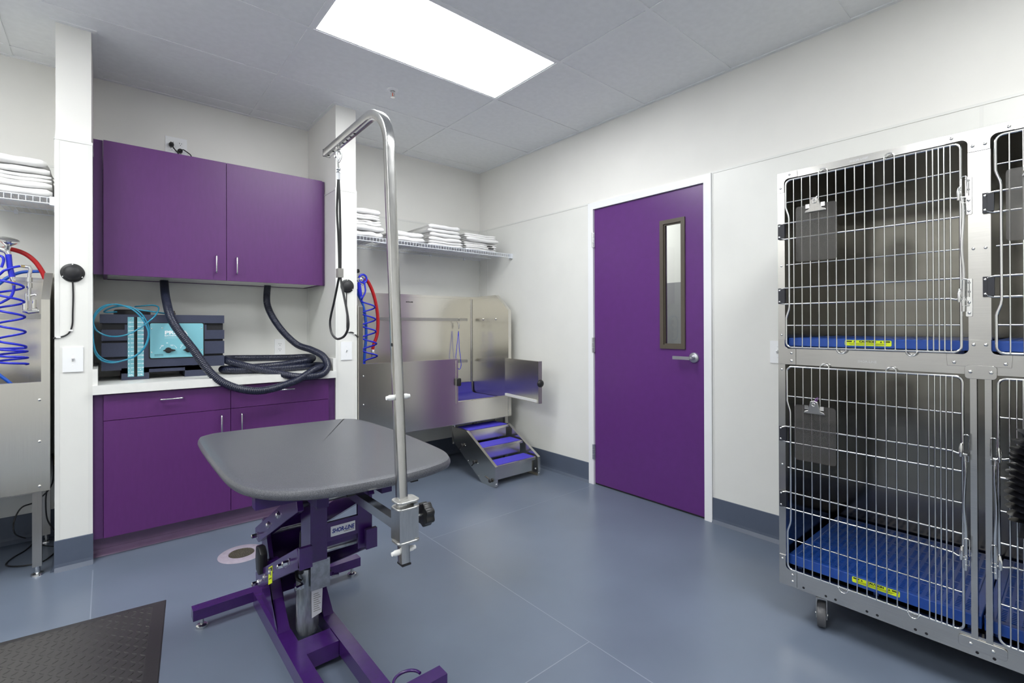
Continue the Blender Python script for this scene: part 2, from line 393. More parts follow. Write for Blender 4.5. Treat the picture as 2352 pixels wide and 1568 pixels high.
for z in (1.89, 1.078, 0.253):
    hb = B()
    for k in range(3): lathe(hb, [(0.0075,0),(0.0075,0.0365)], (-0.013, DY0+0.004, z-0.057+0.0385*k), (0,0,1), 12)
    box(hb, -0.010, 0.000, DY0-0.012, DY0+0.016, z-0.057, z+0.057)
    obj('hinge', hb, M_['nickel'], door, 40)
b = B()
box(b, -0.014, 0.13, DY0, DY0+JW, 0, DZ+JW); box(b, -0.014, 0.13, DY1-JW, DY1, 0, DZ+JW); box(b, -0.014, 0.13, DY1, DY0, DZ, DZ+JW)
box(b, 0.048, 0.064, DY0-0.016, DY0, 0, DZ); box(b, 0.048, 0.064, DY1, DY1+0.016, 0, DZ); box(b, 0.048, 0.064, DY1, DY0, DZ-0.016, DZ)
struct(obj('trim_1', bevel(b, 0.003, 2), M_['doorframe']), 'white steel door frame around the purple door')
# the corridor behind the door window
b = box(B(), 0.12, 1.5, -3.4, 0.2, -0.1, -0.001); struct(obj('floor_corridor', b, M_['floor']), 'floor of the corridor behind the door')
b = box(B(), 1.5, 1.6, -3.4, 0.2, 0, 2.6); cw = struct(obj('wall_corridor', b, M_['wall']), 'corridor wall seen through the door window')
obj('wall_panel', box(B(), 1.49, 1.5, -3.4, 0.2, 0, 1.66), M_['corr_lower'], cw)
struct(obj('wall_corridor_end', box(B(), 0.12, 1.6, 0.2, 0.3, 0, 2.6), M_['wall']), 'corridor end wall')
struct(obj('wall_corridor_start', box(B(), 0.12, 1.6, -3.5, -3.4, 0, 2.6), M_['wall']), 'corridor wall by the cages')
struct(obj('ceiling_corridor', box(B(), 0.12, 1.6, -3.5, 0.3, 2.6, 2.7), M_['tile']), 'corridor ceiling')
cl = bpy.data.lights.new('corridor_fill', 'AREA'); cl.energy = 8; cl.size = 0.6; clo = bpy.data.objects.new('corridor_fill', cl); COL.objects.link(clo); clo.location = (0.8, -0.9, 2.58)  # added area light without a fixture, brightens the corridor behind the window

# ================================================================== CABINETS
def pull(parent, c, axis, L, nrm=(0,-1,0), r=0.0045, out=0.028):
    c = Vector(c); a = Vector(axis); n = Vector(nrm); h = L/2
    pts = [c-a*h, c-a*h+n*(out-0.008), c-a*(h-0.008)+n*out, c+a*(h-0.008)+n*out, c+a*h+n*(out-0.008), c+a*h]
    path = [pts[0]] + [pts[1]] + [pts[1].lerp(pts[2],.5)+(n*.6-a*.6)*0.003] + [pts[2], pts[3]] + [pts[3].lerp(pts[4],.5)+(n*.6+a*.6)*0.003] + [pts[4], pts[5]]
    return obj('handle', tube(B(), path, r, 10), M_['nickel'], parent, 60)
N0, N1 = P1[1]+0.004, P2[0]-0.004     # niche, clear of the panels
uc = thing('wall_cabinet', 'purple two door wall cabinet hanging above the white countertop', 'cabinet', ((N0+N1)/2, -0.2, 1.525))
UZ0, UZ1, UYF = 1.523, 2.276, -0.400
b = B(); tk = 0.018
box(b, -2.894, -2.894+tk, UYF+0.022, -0.008, UZ0, UZ1); box(b, -1.694-tk, -1.694, UYF+0.022, -0.008, UZ0, UZ1)
box(b, -2.894+tk, -1.694-tk, UYF+0.022, -0.008, UZ1-tk, UZ1); box(b, -2.894+tk, -1.694-tk, -0.016, -0.008, UZ0, UZ1-tk)
obj('body', b, M_['laminate_dark'], uc)
obj('bottom_panel', box(B(), -2.894+tk, -1.694-tk, UYF+0.022, -0.016, UZ0+0.004, UZ0+0.022), M_['melamine'], uc)
for x0, x1 in ((N0, -2.895), (-1.693, N1)): obj('filler', bbox(x0, x1, UYF+0.016, UYF+0.034, UZ0, UZ1, 0.001, 1), M_['laminate_dark'], uc)
for x0, x1, hx in ((-2.893, -2.2965, -2.353), (-2.2935, -1.695, -2.239)):
    d = obj('door', bbox(x0, x1, UYF, UYF+0.019, UZ0, UZ1, 0.0012, 1), M_['laminate'], uc)
    pull(d, (hx, UYF, 1.622), (0,0,1), 0.105)

bc = thing('base_cabinet', 'purple base cabinet with two drawers above two doors', 'cabinet', ((N0+N1)/2, -0.3, 0))
BYF = -0.600
b = B(); box(b, N0+0.02, N1-0.02, BYF+0.022, -0.01, 0.112, 0.874); obj('body', b, M_['laminate_dark'], bc)
obj('toe_kick', bbox(N0, N1, -0.520, -0.500, 0.0, 0.112, 0.001, 1), M_['toe'], bc)
obj('toe_base', prism(B(), [(0,0),(-0.020,0),(-0.016,0.006),(-0.006,0.018),(-0.004,0.034),(0,0.034)], lambda a,z:(N0,-0.520+a,z), lambda a,z:(N1,-0.520+a,z)), M_['toe'], bc)
for x0, x1 in ((N0, -2.895), (-1.720, N1)): obj('filler', bbox(x0, x1, BYF+0.014, BYF+0.032, 0.112, 0.874, 0.001, 1), M_['laminate_dark'], bc)
for x0, x1, hx, vx in ((-2.893, -2.3085, -2.600, -2.358), (-2.3055, -1.7215, -2.000, -2.252)):
    d = obj('drawer', bbox(x0, x1, BYF, BYF+0.019, 0.7325, 0.868, 0.0012, 1), M_['laminate'], bc); pull(d, (hx, BYF, 0.823), (1,0,0), 0.105)
    d = obj('door', bbox(x0, x1, BYF, BYF+0.019, 0.114, 0.7295, 0.0012, 1), M_['laminate'], bc); pull(d, (vx, BYF, 0.645), (0,0,1), 0.105)
ct = thing('countertop', 'white laminate countertop with end splashes on the purple base cabinet', 'countertop', ((N0+N1)/2, -0.3, 0.875))
obj('slab', bbox(N0, N1, -0.625, -0.006, 0.875, 0.922, 0.0025, 2), M_['melamine'], ct)
for x0, x1 in ((N0, N0+0.020), (N1-0.020, N1)): obj('end_splash', bbox(x0, x1, -0.612, -0.006, 0.9221, 1.008, 0.002, 1), M_['melamine'], ct)
obj('back_splash', bbox(N0+0.021, N1-0.021, -0.024, -0.006, 0.9221, 1.008, 0.002, 1), M_['melamine'], ct)

# ---- bathing machine on the counter
mc = thing('bathing_machine', 'dark navy plastic bathing machine with a teal control panel on the countertop', 'machine', (-2.6,-0.24,0.922))
MY = -0.385                           # front face
def mx(c): return P(200+0.14456*c, 780, 'y', MY).x
def mz(c): return 1.4017-0.000357*c
def mpt(cx, cz, dy=0.0): return Vector((mx(cx), MY-dy, mz(cz)))
b = B()
def mb(c0,c1,k0,k1,y0=MY,y1=-0.10,w=0.009):
    global b
    merge(b, bbox(mx(c0),mx(c1),y0,y1,mz(k1),mz(k0),w,3))
mb(200,2180,285,425)                       # top slab
mb(225,600,530,705); mb(600,1900,450,705); mb(1900,2180,545,705)   # second slab with the grip hollows
mb(225,2180,741,963); mb(225,2180,1002,1181)
mb(545,1935,1150,1235)
mb(545,985,1150,1343); mb(1555,1935,1150,1343)
obj('housing', b, M_['navy'], mc, 40)
b = B(); box(b, mx(240), mx(2165), MY+0.014, -0.115, mz(1180), mz(300)); obj('core', b, M_['recess'], mc)
b = B(); merge(b, bbox(mx(900), mx(1850), MY+0.001, -0.2, mz(1150), mz(300), 0.003)); obj('front_block', b, M_['navy'], mc)
obj('filler_cap', lathe(B(), [(0.088,0),(0.088,0.026),(0.082,0.032),(0,0.032)], (mx(740),-0.23,mz(288)), (0,0,1), 40), M_['black'], mc, 30)
obj('top_fitting', lathe(B(), [(0.010,0),(0.010,0.018),(0.006,0.020),(0.006,0.030),(0,0.031)], (mx(1430),-0.20,mz(288)), (0,0,1), 12), M_['bronze'], mc, 40)
obj('sight_slot', box(B(), mx(748), mx(798), MY-0.0008, MY+0.01, mz(1292), mz(325)), M_['recess'], mc)
obj('sight_tube', tube(B(), [mpt(772,330,0.002), mpt(772,1285,0.002)], 0.004, 10), M_['black'], mc, 60)
def ink(name, pts_boxes, m, par):
    bb = B()
    for (c0,c1,k0,k1,dy) in pts_boxes: box(bb, mx(c0),mx(c1),MY-dy-0.0003,MY-dy,mz(k1),mz(k0))
    return obj(name, bb, m, par)
for c0, c1, side in ((645,746,0),(799,900,1)):
    s = obj('scale_strip', bbox(mx(c0),mx(c1),MY-0.003,MY+0.004,mz(1292),mz(325),0.0008,1), M_['teal'], mc)
    ks = [1215-i*67 for i in range(13)]
    stuff(ink('tick_marks', [(c0+48,c1-2,k-4,k+4,0.003) if side==0 else (c0+2,c0+60,k-4,k+4,0.003) for k in ks], M_['ink_white'], s))
    for i, k in enumerate(ks):
        text('number', str(i+1) if side==0 else str((i+1)*5), 0.011, (mx(c0+8 if side==0 else c0+64), MY-0.0033, mz(k+12)), (1,0,0), (0,0,1), M_['ink_white'], s, 0.0004)
    text('scale_unit', 'GAL' if side==0 else 'LTR', 0.012, (mx(c0+12), MY-0.0033, mz(1275)), (1,0,0), (0,0,1), M_['ink_white'], s, 0.0004)
    screws(s, [(mx((c0+c1)/2), MY-0.003, mz(k)) for k in (358,1180)], (0,-1,0), 0.0035)
obj('panel_surround', prism_y(rrect(mx(980),mx(1866),mz(1020),mz(412),0.012), MY-0.0015, MY+0.01), M_['recess'], mc)
cp = obj('control_panel', bevel(prism_y(rrect(mx(1000),mx(1846),mz(1003),mz(427),0.009), MY-0.005, MY+0.005), 0.0006, 1), M_['teal'], mc)
screws(cp, [mpt(c,k,0.005) for c,k in ((1026,515),(1193,508),(1816,515),(1026,908),(1816,886))], (0,-1,0), 0.0042)
PYF = MY-0.0052
text('lettering', 'PRIMA', 0.0285, (mx(1230), PYF, mz(610)), (1,0,0), (0,0,1), M_['ink_white'], cp, 0.0011, sx=1.42)
text('lettering', 'BATHING SYSTEM', 0.0105, (mx(1230), PYF, mz(645)), (1,0,0), (0,0,1), M_['ink_white'], cp, 0.0003, sx=1.4)
ink('underline', [(1230,1640,672,675,0.005)], M_['ink_white'], cp)
for kc in (1290, 1610):
    bb = B()
    for a0, a1 in ((160,200-70),(20,50)):
        for i in range(7):
            a = math.radians(a0+(a1-a0)*i/6); 
            p = Vector((mx(kc)+0.043*math.cos(a), MY-0.005, mz(885)+0.043*math.sin(a)*0.95)); w = 0.0016-0.0001*i
            box(bb, p.x-w,p.x+w,MY-0.0054,MY-0.005,p.z-w,p.z+w)
    stuff(obj('dial_marks', bb, M_['ink_white'], cp))
    kb = lathe(B(), [(0.017,0),(0.016,0.004),(0,0.004)], (mx(kc), MY-0.005, mz(880)), (0,-1,0), 20)
    merge(kb, bevel(prism_y([(mx(kc-95),mz(880)-0.001),(mx(kc-20),mz(905)),(mx(kc+20),mz(905)),(mx(kc+110),mz(888)),(mx(kc+110),mz(872)),(mx(kc+20),mz(856)),(mx(kc-20),mz(856))], MY-0.022, MY-0.006), 0.002, 1))
    obj('knob', kb, M_['black'], cp, 40)
stuff(ink('small_print', [(c-24,c+24,k-10,k-4,0.005) for c,k in ((1195,802),(1345,800))]+[(c-20,c+20,k+3,k+9,0.005) for c,k in ((1195,802),(1345,800))]+[(1258,1284,752,764,0.005),(1478,1530,794,800,0.005)], M_['ink_white'], cp))
stuff(ink('model_print', [(1070+i*16,1082+i*16,k,k+7,0.005) for k in (944,966) for i in range(9)], M_['ink_black'], cp))

# ---- clear blue tubing coiled over the machine
def cpx(c): return (200+0.14456*c[0], 680+0.14456*c[1])
A1 = [(1330,285,-.33),(1150,262,-.36),(1000,240,-.385),(800,210,-.40),(560,150,-.41),(330,135,-.42),(160,230,-.43),(98,380,-.435),(140,530,-.43),(290,620,-.43),(470,640,-.432),(660,600,-.434),(850,500,-.432),(980,400,-.43),(1090,300,-.40),(1140,190,-.33),(1060,145,-.28),(870,155,-.25),(760,165,-.22)]
A2 = [(470,250,-.30),(270,250,-.36),(420,175,-.40),(640,160,-.42),(830,250,-.425),(950,410,-.425),(988,560,-.425),(950,750,-.425),(830,910,-.425),(650,1000,-.425),(450,1040,-.425),(280,1010,-.425),(150,900,-.43),(100,720,-.43),(92,520,-.43),(120,330,-.43),(250,190,-.435),(430,128,-.44),(640,175,-.445),(800,270,-.445),(920,430,-.445),(975,600,-.445),(915,800,-.445),(760,950,-.445),(560,1025,-.44),(380,1055,-.435),(210,1005,-.43),(115,860,-.425),(95,650,-.415)]
b = B()
for A in (A1, A2): tube(b, cr([P(*cpx(a), 'y', a[2]) for a in A], 6), 0.0042, 8)
o = tag(obj('coiled_tubing', b, M_['cyan_tube'], None, 60), 'thin clear blue tubing coiled in loops over the bathing machine', 'tubing')

# ---- corrugated dryer hose
HP = [(-1.985,-0.10,1.535),(-1.998,-0.15,1.38),(-1.94,-0.22,1.227),(-1.846,-0.30,1.103),(-1.775,-0.41,1.062),(-1.727,-0.51,1.018),(-1.730,-0.60,0.950),(-1.80,-0.66,0.905),(-1.95,-0.655,0.905),(-2.12,-0.52,0.950),(-2.262,-0.40,0.997),(-2.285,-0.31,1.015),(-2.22,-0.215,1.012),(-2.05,-0.165,1.004),(-1.86,-0.175,1.000),(-1.755,-0.225,1.003),(-1.735,-0.31,0.998),(-1.80,-0.385,0.985),(-1.98,-0.41,0.968),(-2.15,-0.345,0.955),(-2.255,-0.255,0.948),(-2.30,-0.285,0.948),(-2.285,-0.39,0.948),(-2.17,-0.465,0.948),(-2.0,-0.475,0.947),(-1.84,-0.43,0.947),(-1.745,-0.36,0.948),(-1.718,-0.42,0.950),(-1.735,-0.53,0.950),(-1.83,-0.64,0.940),(-1.98,-0.685,0.872),(-2.19,-0.685,0.836),(-2.375,-0.62,0.913),(-2.495,-0.55,1.10),(-2.582,-0.48,1.255),(-2.603,-0.33,1.39),(-2.598,-0.14,1.50),(-2.596,-0.12,1.535)]
pts = resample(cr(HP, 30), 0.0026)
b = tube(B(), pts, [0.0235 if (i % 4) in (0,1) else 0.0217 for i in range(len(pts))], 14)
tag(obj('dryer_hose', b, M_['hose'], None, 80), 'thick dark corrugated dryer hose looped on the countertop and hanging from the wall cabinet', 'hose')

# ================================================================== WALL FITTINGS
def plate(t, c, w, h, nrm, gang='switch'):
    """white device plate centred at c on a wall facing nrm"""
    c = Vector(c); n = Vector(nrm); r = n.cross(Vector((0,0,1))) * -1
    def pl(a, d, z): return c + r*a + n*d + Vector((0,0,z))
    M = Matrix((r, -n, Vector((0,0,1)))).transposed().to_4x4(); M.translation = c
    obj('plate', bbox(-w/2,w/2,-0.006,0,-h/2,h/2,0.0025,2,M), M_['white'], t)
    return M
def switch(c, nrm, lab):
    t = thing('light_switch', lab, 'light switch', c, 'white toggle switches on the walls'); M = plate(t, c, 0.078, 0.126, nrm)
    obj('toggle', bevel(prism(B(), [(-0.006,-0.010),(-0.018,0.006),(-0.016,0.012),(-0.006,0.010)], lambda a,b_: M @ Vector((-0.0045,a,b_)), lambda a,b_: M @ Vector((0.0045,a,b_))), 0.001, 1), M_['white'], t)
    obj('toggle_slot', bbox(-0.006,0.006,-0.0068,-0.005,-0.0125,0.0125,0.0005,1,M), M_['melamine'], t)
    n = Vector(nrm); screws(t, [Vector(c)+n*0.006+Vector((0,0,z)) for z in (-0.030,0.030)], nrm, 0.0025, M_['white'])
switch((-3.011,PY-PT,1.062), (0,-1,0), 'white toggle switch below the black button on the left partition')
switch((-1.600,PY-PT,1.056), (0,-1,0), 'white toggle switch below the black button on the right partition')
switch((-PT,-2.838,1.075), (-1,0,0), 'white toggle switch between the purple door and the cages')
def outlet(c, lab, gangs=1, plugs=()):
    t = thing('wall_outlet', lab, 'outlet', c); w = 0.074+0.046*(gangs-1); M = plate(t, c, w, 0.118, (0,-1,0))
    for g in range(gangs):
        gx = (g-(gangs-1)/2)*0.046
        for z in (-0.020, 0.020):
            rc = obj('receptacle', bevel(prism(B(), rrect(gx-0.0165,gx+0.0165,z-0.014,z+0.014,0.008), lambda a,b_: M @ Vector((a,-0.006,b_)), lambda a,b_: M @ Vector((a,-0.0078,b_))), 0.0005, 1), M_['white'], t)
            bb = box(B(), gx-0.0075,gx-0.005,-0.0084,-0.0075,z,z+0.008,M); box(bb, gx+0.005,gx+0.0075,-0.0084,-0.0075,z,z+0.007,M); box(bb, gx-0.002,gx+0.002,-0.0084,-0.0075,z-0.010,z-0.006,M)
            obj('slots', bb, M_['ink_black'], rc)
    return t
outlet((-1.880,-PT,1.074), 'white duplex wall outlet above the countertop behind the hose')
outlet((-2.522,0,2.440), 'white double gang wall outlet above the purple wall cabinet', 2)
for k, (px, py, end) in enumerate(((394,331,[(398,338),(403,345),(408,350),(412,356)]),(414,346,[(421,344),(429,349),(437,355),(442,362)]))):
    c = P(px, py, 'y', -0.03)
    t = thing('power_cord', ['black power cord plugged high into the outlet above the wall cabinet','black power cord plugged low into the outlet above the wall cabinet'][k], 'power cord', c)
    obj('plug', lathe(B(), [(0.014,-0.022),(0.015,-0.010),(0.013,0.006),(0.006,0.012),(0,0.013)], c, (0,-1,0), 16), M_['black'], t, 50)
    path = [c+Vector((0,-0.008,-0.002))] + [P(a,bq,'y',-0.05-0.012*i) for i,(a,bq) in enumerate(end)]
    path += [path[-1]+Vector((0.05,-0.04,-0.06)), path[-1]+Vector((0.09,-0.05,-0.12))]
    path[-2].z = max(path[-2].z, 2.284); path[-1].z = 2.282
    obj('cord', tube(B(), cr(path, 6), 0.0035, 8), M_['black'], t, 60)
def air_switch(c, lab, cordpx, yv):
    c = Vector(c); t = thing('push_button', lab, 'push button', c, 'black round wall buttons')
    obj('flange', lathe(B(), [(0.047,0),(0.047,0.005),(0.044,0.007),(0,0.007)], c, (0,-1,0), 36), M_['black'], t, 40)
    obj('dome', lathe(B(), [(0.038,0.006),(0.037,0.014),(0.030,0.024),(0.018,0.030),(0.006,0.032),(0,0.032)], c, (0,-1,0), 36), M_['rubber'], t, 60)
    screws(t, [c+Vector((0.042*math.cos(a),-0.007,0.042*math.sin(a))) for a in (PI/2, PI/2+2.1, PI/2-2.1)], (0,-1,0), 0.004)
    path = cr([P(a,bq,'y',yv) for a,bq in cordpx], 8)
    obj('cord', tube(B(), path, 0.0035, 8), M_['black'], t, 60)
    for i in (len(path)//2+2, int(len(path)*0.82)): 
        p = path[min(i,len(path)-1)]; obj('cord_clip', bbox(p.x-0.009,p.x+0.009,PY-0.012,PY-PT,p.z-0.004,p.z+0.004,0.0015,1), M_['nylon'], t)
air_switch((-3.012,PY-PT,1.505), 'black round push button on the left partition', [(167,646),(168,680),(167,720),(166,745),(160,762),(148,771),(130,775),(122,777)], PY-0.008)
air_switch((-1.5935,PY-PT,1.510), 'black round push button on the right partition', [(796,672),(796,700),(797,735),(797,755),(801,762),(809,763),(816,768),(823,776)], PY-0.008)

# ---- sprinkler head
t = thing('sprinkler', 'small white and red fire sprinkler in the ceiling', 'sprinkler', (-1.456,-1.036,H))
obj('escutcheon', lathe(B(), [(0.036,0.003),(0.036,0.0),(0.030,-0.006),(0.016,-0.008),(0.014,0.002)], (-1.456,-1.036,H), (0,0,1), 28), M_['white'], t, 50)
b = lathe(B(), [(0.010,0),(0.010,-0.020),(0.005,-0.022),(0,-0.022)], (-1.456,-1.036,H), (0,0,1), 14)
for s in (-1,1): tube(b, [(-1.456+s*0.010,-1.036,H-0.014),(-1.456+s*0.013,-1.036,H-0.028),(-1.456+s*0.004,-1.036,H-0.046)], 0.002, 6)
lathe(b, [(0.014,-0.046),(0.014,-0.048),(0,-0.048)], (-1.456,-1.036,H), (0,0,1), 16); obj('body', b, M_['chrome'], t, 40)
obj('bulb', tube(B(), [(-1.456,-1.036,H-0.020),(-1.456,-1.036,H-0.046)], 0.003, 8), M_['spr_red'], t, 60)

# ---- floor drain
t = thing('floor_drain', 'round floor drain with a worn grate in front of the base cabinet', 'drain', (-2.326,-0.998,0))
obj('ring', lathe(B(), [(0.060,0.001),(0.063,0.006),(0.104,0.006),(0.112,0.0005)], (-2.326,-0.998,0), (0,0,1), 48), M_['drain'], t, 40)
obj('grate', lathe(B(), [(0.062,0.0008),(0.061,0.0045),(0,0.0045)], (-2.326,-0.998,0), (0,0,1), 40), M_['grate'], t)
b = B()
for r in (0.012,0.022,0.032,0.042,0.050,0.057):
    n = int(r*700)
    for i in range(n):
        a = 2*PI*i/n; tube(b, [(-2.326+r*math.cos(a+k),-0.998+r*math.sin(a+k),0.0047) for k in (0, 0.55*2*PI/n)], 0.0019, 4)
stuff(obj('grate_ribs', b, M_['grate'], t))
screws(t, [(-2.326+0.085*math.cos(a),-0.998+0.085*math.sin(a),0.006) for a in (0.6,2.6,4.6)], (0,0,1), 0.005, M_['drain'])

# ---- rubber mat
ang = math.radians(-6.5); MM = Matrix.Translation((-2.677,-1.274,0)) @ Matrix.Rotation(ang, 4, 'Z')
t = thing('rubber_mat', 'dark grey rubber anti fatigue mat with a raised tread pattern on the floor', 'mat', (-3.1,-1.9,0))
ML, MWd = 1.45, 0.92
b = B(); vs = []
for ins, z in ((0,0.0005),(0.004,0.004),(0.045,0.0115),(0.06,0.012)):
    vs.append([b.verts.new(MM @ Vector(p)) for p in ((-ins,-ins,z),(-ins,-ML+ins,z),(-MWd+ins,-ML+ins,z),(-MWd+ins,-ins,z))])
for k in range(3):
    for j in range(4): b.faces.new((vs[k][j],vs[k][(j+1)%4],vs[k+1][(j+1)%4],vs[k+1][j]))
b.faces.new(vs[3]); b.faces.new(list(reversed(vs[0])))
obj('sheet', b, M_['floormat'], t)
b = B(); p = 0.026
for i in range(1, int(MWd/p)):
    for j in range(1, int(ML/p)):
        x, y = -0.05-i*p+0.02, -0.05-j*p+0.02
        if x < -MWd+0.06 or y < -ML+0.06: continue
        a = PI/4 if (i+j) % 2 else -PI/4; dx, dy = math.cos(a), math.sin(a); L, w, h = 0.0125, 0.0034, 0.0019
        base = [(x+dx*L,y+dy*L,0.0119),(x-dy*w,y+dx*w,0.0119),(x-dx*L,y-dy*L,0.0119),(x+dy*w,y-dx*w,0.0119)]
        v = [b.verts.new(MM @ Vector(c)) for c in base]; r0 = b.verts.new(MM @ Vector((x+dx*L*.6,y+dy*L*.6,0.0119+h))); r1 = b.verts.new(MM @ Vector((x-dx*L*.6,y-dy*L*.6,0.0119+h)))
        for f in ((v[0],v[1],r0),(r0,v[1],r1),(v[1],v[2],r1),(v[2],v[3],r1),(r1,v[3],r0),(v[3],v[0],r0)): b.faces.new(f)
stuff(obj('tread', b, M_['floormat'], t))

# ================================================================== SHELVES AND TOWELS
SZ = 1.893                                  # top of the shelf wires
def wire_shelf(x0, x1, lab, y0=-0.520, y1=-0.012):
    t = thing('wire_shelf', lab, 'shelf', ((x0+x1)/2, (y0+y1)/2, SZ-0.004))
    for nm, y, z in (('front_rail',y0,SZ-0.002),('front_rail',y0-0.002,SZ-0.032),('support_rod',-0.36,SZ-0.0065),('support_rod',-0.19,SZ-0.0065),('back_rail',y1,SZ-0.0065)):
        obj(nm, tube(B(), [(x0,y,z),(x1,y,z)], 0.0030, 8), M_['wire_white'], t, 60)
    b = B(); n = int((x1-x0)/0.0254)
    for i in range(n+1):
        x = x0+0.006+(x1-x0-0.012)*i/n
        tube(b, [(x,y1,SZ-0.002),(x,y0+0.002,SZ-0.002),(x,y0-0.001,SZ-0.004),(x,y0-0.002,SZ-0.034)], 0.0016, 5)
    stuff(obj('deck_wires', b, M_['wire_white'], t))
    for x, s in ((x0,1),(x1,-1)): obj('end_bracket', bbox(x, x+s*0.022, y0-0.006, y0+0.03, SZ-0.040, SZ+0.004, 0.003, 2), M_['wire_white'], t)
    for k in range(4):
        x = x0+(x1-x0)*(k+0.5)/4; obj('wall_clip', bbox(x-0.008,x+0.008,-0.016,-0.0032,SZ-0.018,SZ+0.006,0.002,1), M_['wire_white'], t)
wire_shelf(P2[1]+0.005, -0.005, 'white wire shelf holding towels above the right tub')
wire_shelf(XL+0.004, P1[0]-0.005, 'white wire shelf holding towels above the left tub')
def pillow(b, x0,x1,y0,y1,z0,h,seed,amp=0.0035):
    rnd = random.Random(seed); ph = [rnd.uniform(0,6.28) for _ in range(6)]; n = 13
    g = [math.copysign(1-(1-abs(2*i/(n-1)-1))**1.9, 2*i/(n-1)-1) for i in range(n)]
    cx, cy, wx, wy = (x0+x1)/2, (y0+y1)/2, (x1-x0)/2, (y1-y0)/2
    top, bot = {}, {}
    for i,u in enumerate(g):
        for j,v in enumerate(g):
            e = max(0.0, (1-abs(u)**8))*max(0.0, (1-abs(v)**6)); th = h/2*(0.05+0.93*e**0.5)
            w = amp*(math.sin(3*u+ph[0])*math.cos(2.3*v+ph[1])+0.6*math.sin(6*u+ph[2]+2*v))
            sx = 1+0.012*math.sin(5*v+ph[3]); sy = 1+0.014*math.sin(4*u+ph[4])
            x = cx+wx*u*sx; y = cy+wy*v*sy; zc = z0+h/2
            edge = i in (0,n-1) or j in (0,n-1)
            top[i,j] = b.verts.new((x,y,zc+(0 if edge else th-abs(w)*0.5*e)))
            bot[i,j] = top[i,j] if edge else b.verts.new((x,y,zc-th))
    for i in range(n-1):
        for j in range(n-1):
            b.faces.new((top[i,j],top[i+1,j],top[i+1,j+1],top[i,j+1]))
            f = [bot[i,j],bot[i,j+1],bot[i+1,j+1],bot[i+1,j]]
            if len(set(f)) == 4 and not all(q in top.values() for q in f):
                try: b.faces.new(f)
                except ValueError: pass
ORD = ['lowest','second','third','fourth','fifth','sixth','seventh']
def towel_stack(spec, where, z=SZ+0.003, y0=-0.49, y1=-0.10):
    n = len(spec)
    for k, (x0, x1, h) in enumerate(spec):
        rnd = random.Random(len(where)*31+k*7)
        b = B(); dy = rnd.uniform(-0.016,0.016); dx = rnd.uniform(-0.008,0.008)
        xa, xb, yf = x0+dx, x1+dx, y0+dy
        for l in range(2):
            q = 0.004*rnd.random()
            pillow(b, xa+q, xb-0.008*rnd.random(), yf+0.008+q, y1+dy, z+l*h/2, h/2*0.985, rnd.randint(0,999))
        # front: either one soft fold or two stacked fold edges, wavy along the towel
        style = rnd.random(); ph = rnd.uniform(0,6.28); fr = rnd.uniform(0.5,0.9)
        lanes = [(0.5, 0.485, 0.0)] if style < 0.5 else [(0.27, 0.262, 0.0),(0.74, 0.25, rnd.uniform(-0.006,0.010))]
        for zc, rr, oy in lanes:
            N = 15; pts = []; rad = []
            for i in range(N):
                u = i/(N-1); x = xa+0.003+(xb-xa-0.006)*u
                pts.append((x, yf+0.012+oy+0.004*math.sin(i*fr+ph)+0.002*math.sin(i*1.9+k), z+h*zc+h*0.05*math.sin(i*fr*0.8+ph*2)))
                rad.append(h*rr*(0.90+0.07*math.sin(i*1.1+ph))*(1 if 0 < i < N-1 else 0.5))
            tube(b, pts, rad, 12)
        bmesh.ops.rotate(b, cent=((xa+xb)/2,(y0+y1)/2,z), matrix=Matrix.Rotation(math.radians(rnd.uniform(-1.8,1.8)),3,'Z'), verts=b.verts)
        lab = f'white folded towel, {ORD[k] if k < n-1 else "topmost"} {"of" if k in (0,n-1) else "from the bottom of"} {where}'
        o = tag(obj('folded_towel', b, M_['towel'], None, 70), lab, 'towel', 'folded white towels on the wire shelves')
        z += h
        yield o
list(towel_stack([(-1.505,-1.258,0.046),(-1.500,-1.262,0.043),(-1.498,-1.280,0.042),(-1.498,-1.290,0.040),(-1.500,-1.286,0.044)], 'the stack beside the right partition'))
list(towel_stack([(-1.180,-0.900,0.044),(-1.178,-0.906,0.040)], 'the low pair on the right shelf'))
list(towel_stack([(-0.872,-0.533,0.040),(-0.868,-0.545,0.036),(-0.866,-0.556,0.034),(-0.870,-0.560,0.030),(-0.866,-0.562,0.036)], 'the tall stack in mid shelf', y1=-0.08))
s4 = list(towel_stack([(-0.512,-0.170,0.036),(-0.505,-0.150,0.040),(-0.500,-0.155,0.036),(-0.500,-0.160,0.036)], 'the stack nearest the room corner'))
for k,(px,py) in enumerate(((1126,566),(1129,571))):
    p = P(px,py,'y',-0.508); obj('care_tag', bbox(p.x-0.022,p.x+0.022,-0.512,-0.488,p.z-0.004,p.z+0.004,0.001,1), M_['black'], s4[0 if k else 1])
list(towel_stack([(-3.40,-3.088,0.042),(-3.41,-3.092,0.036),(-3.40,-3.096,0.038),(-3.42,-3.110,0.034),(-3.41,-3.100,0.044)], 'the stack above the left tub'))

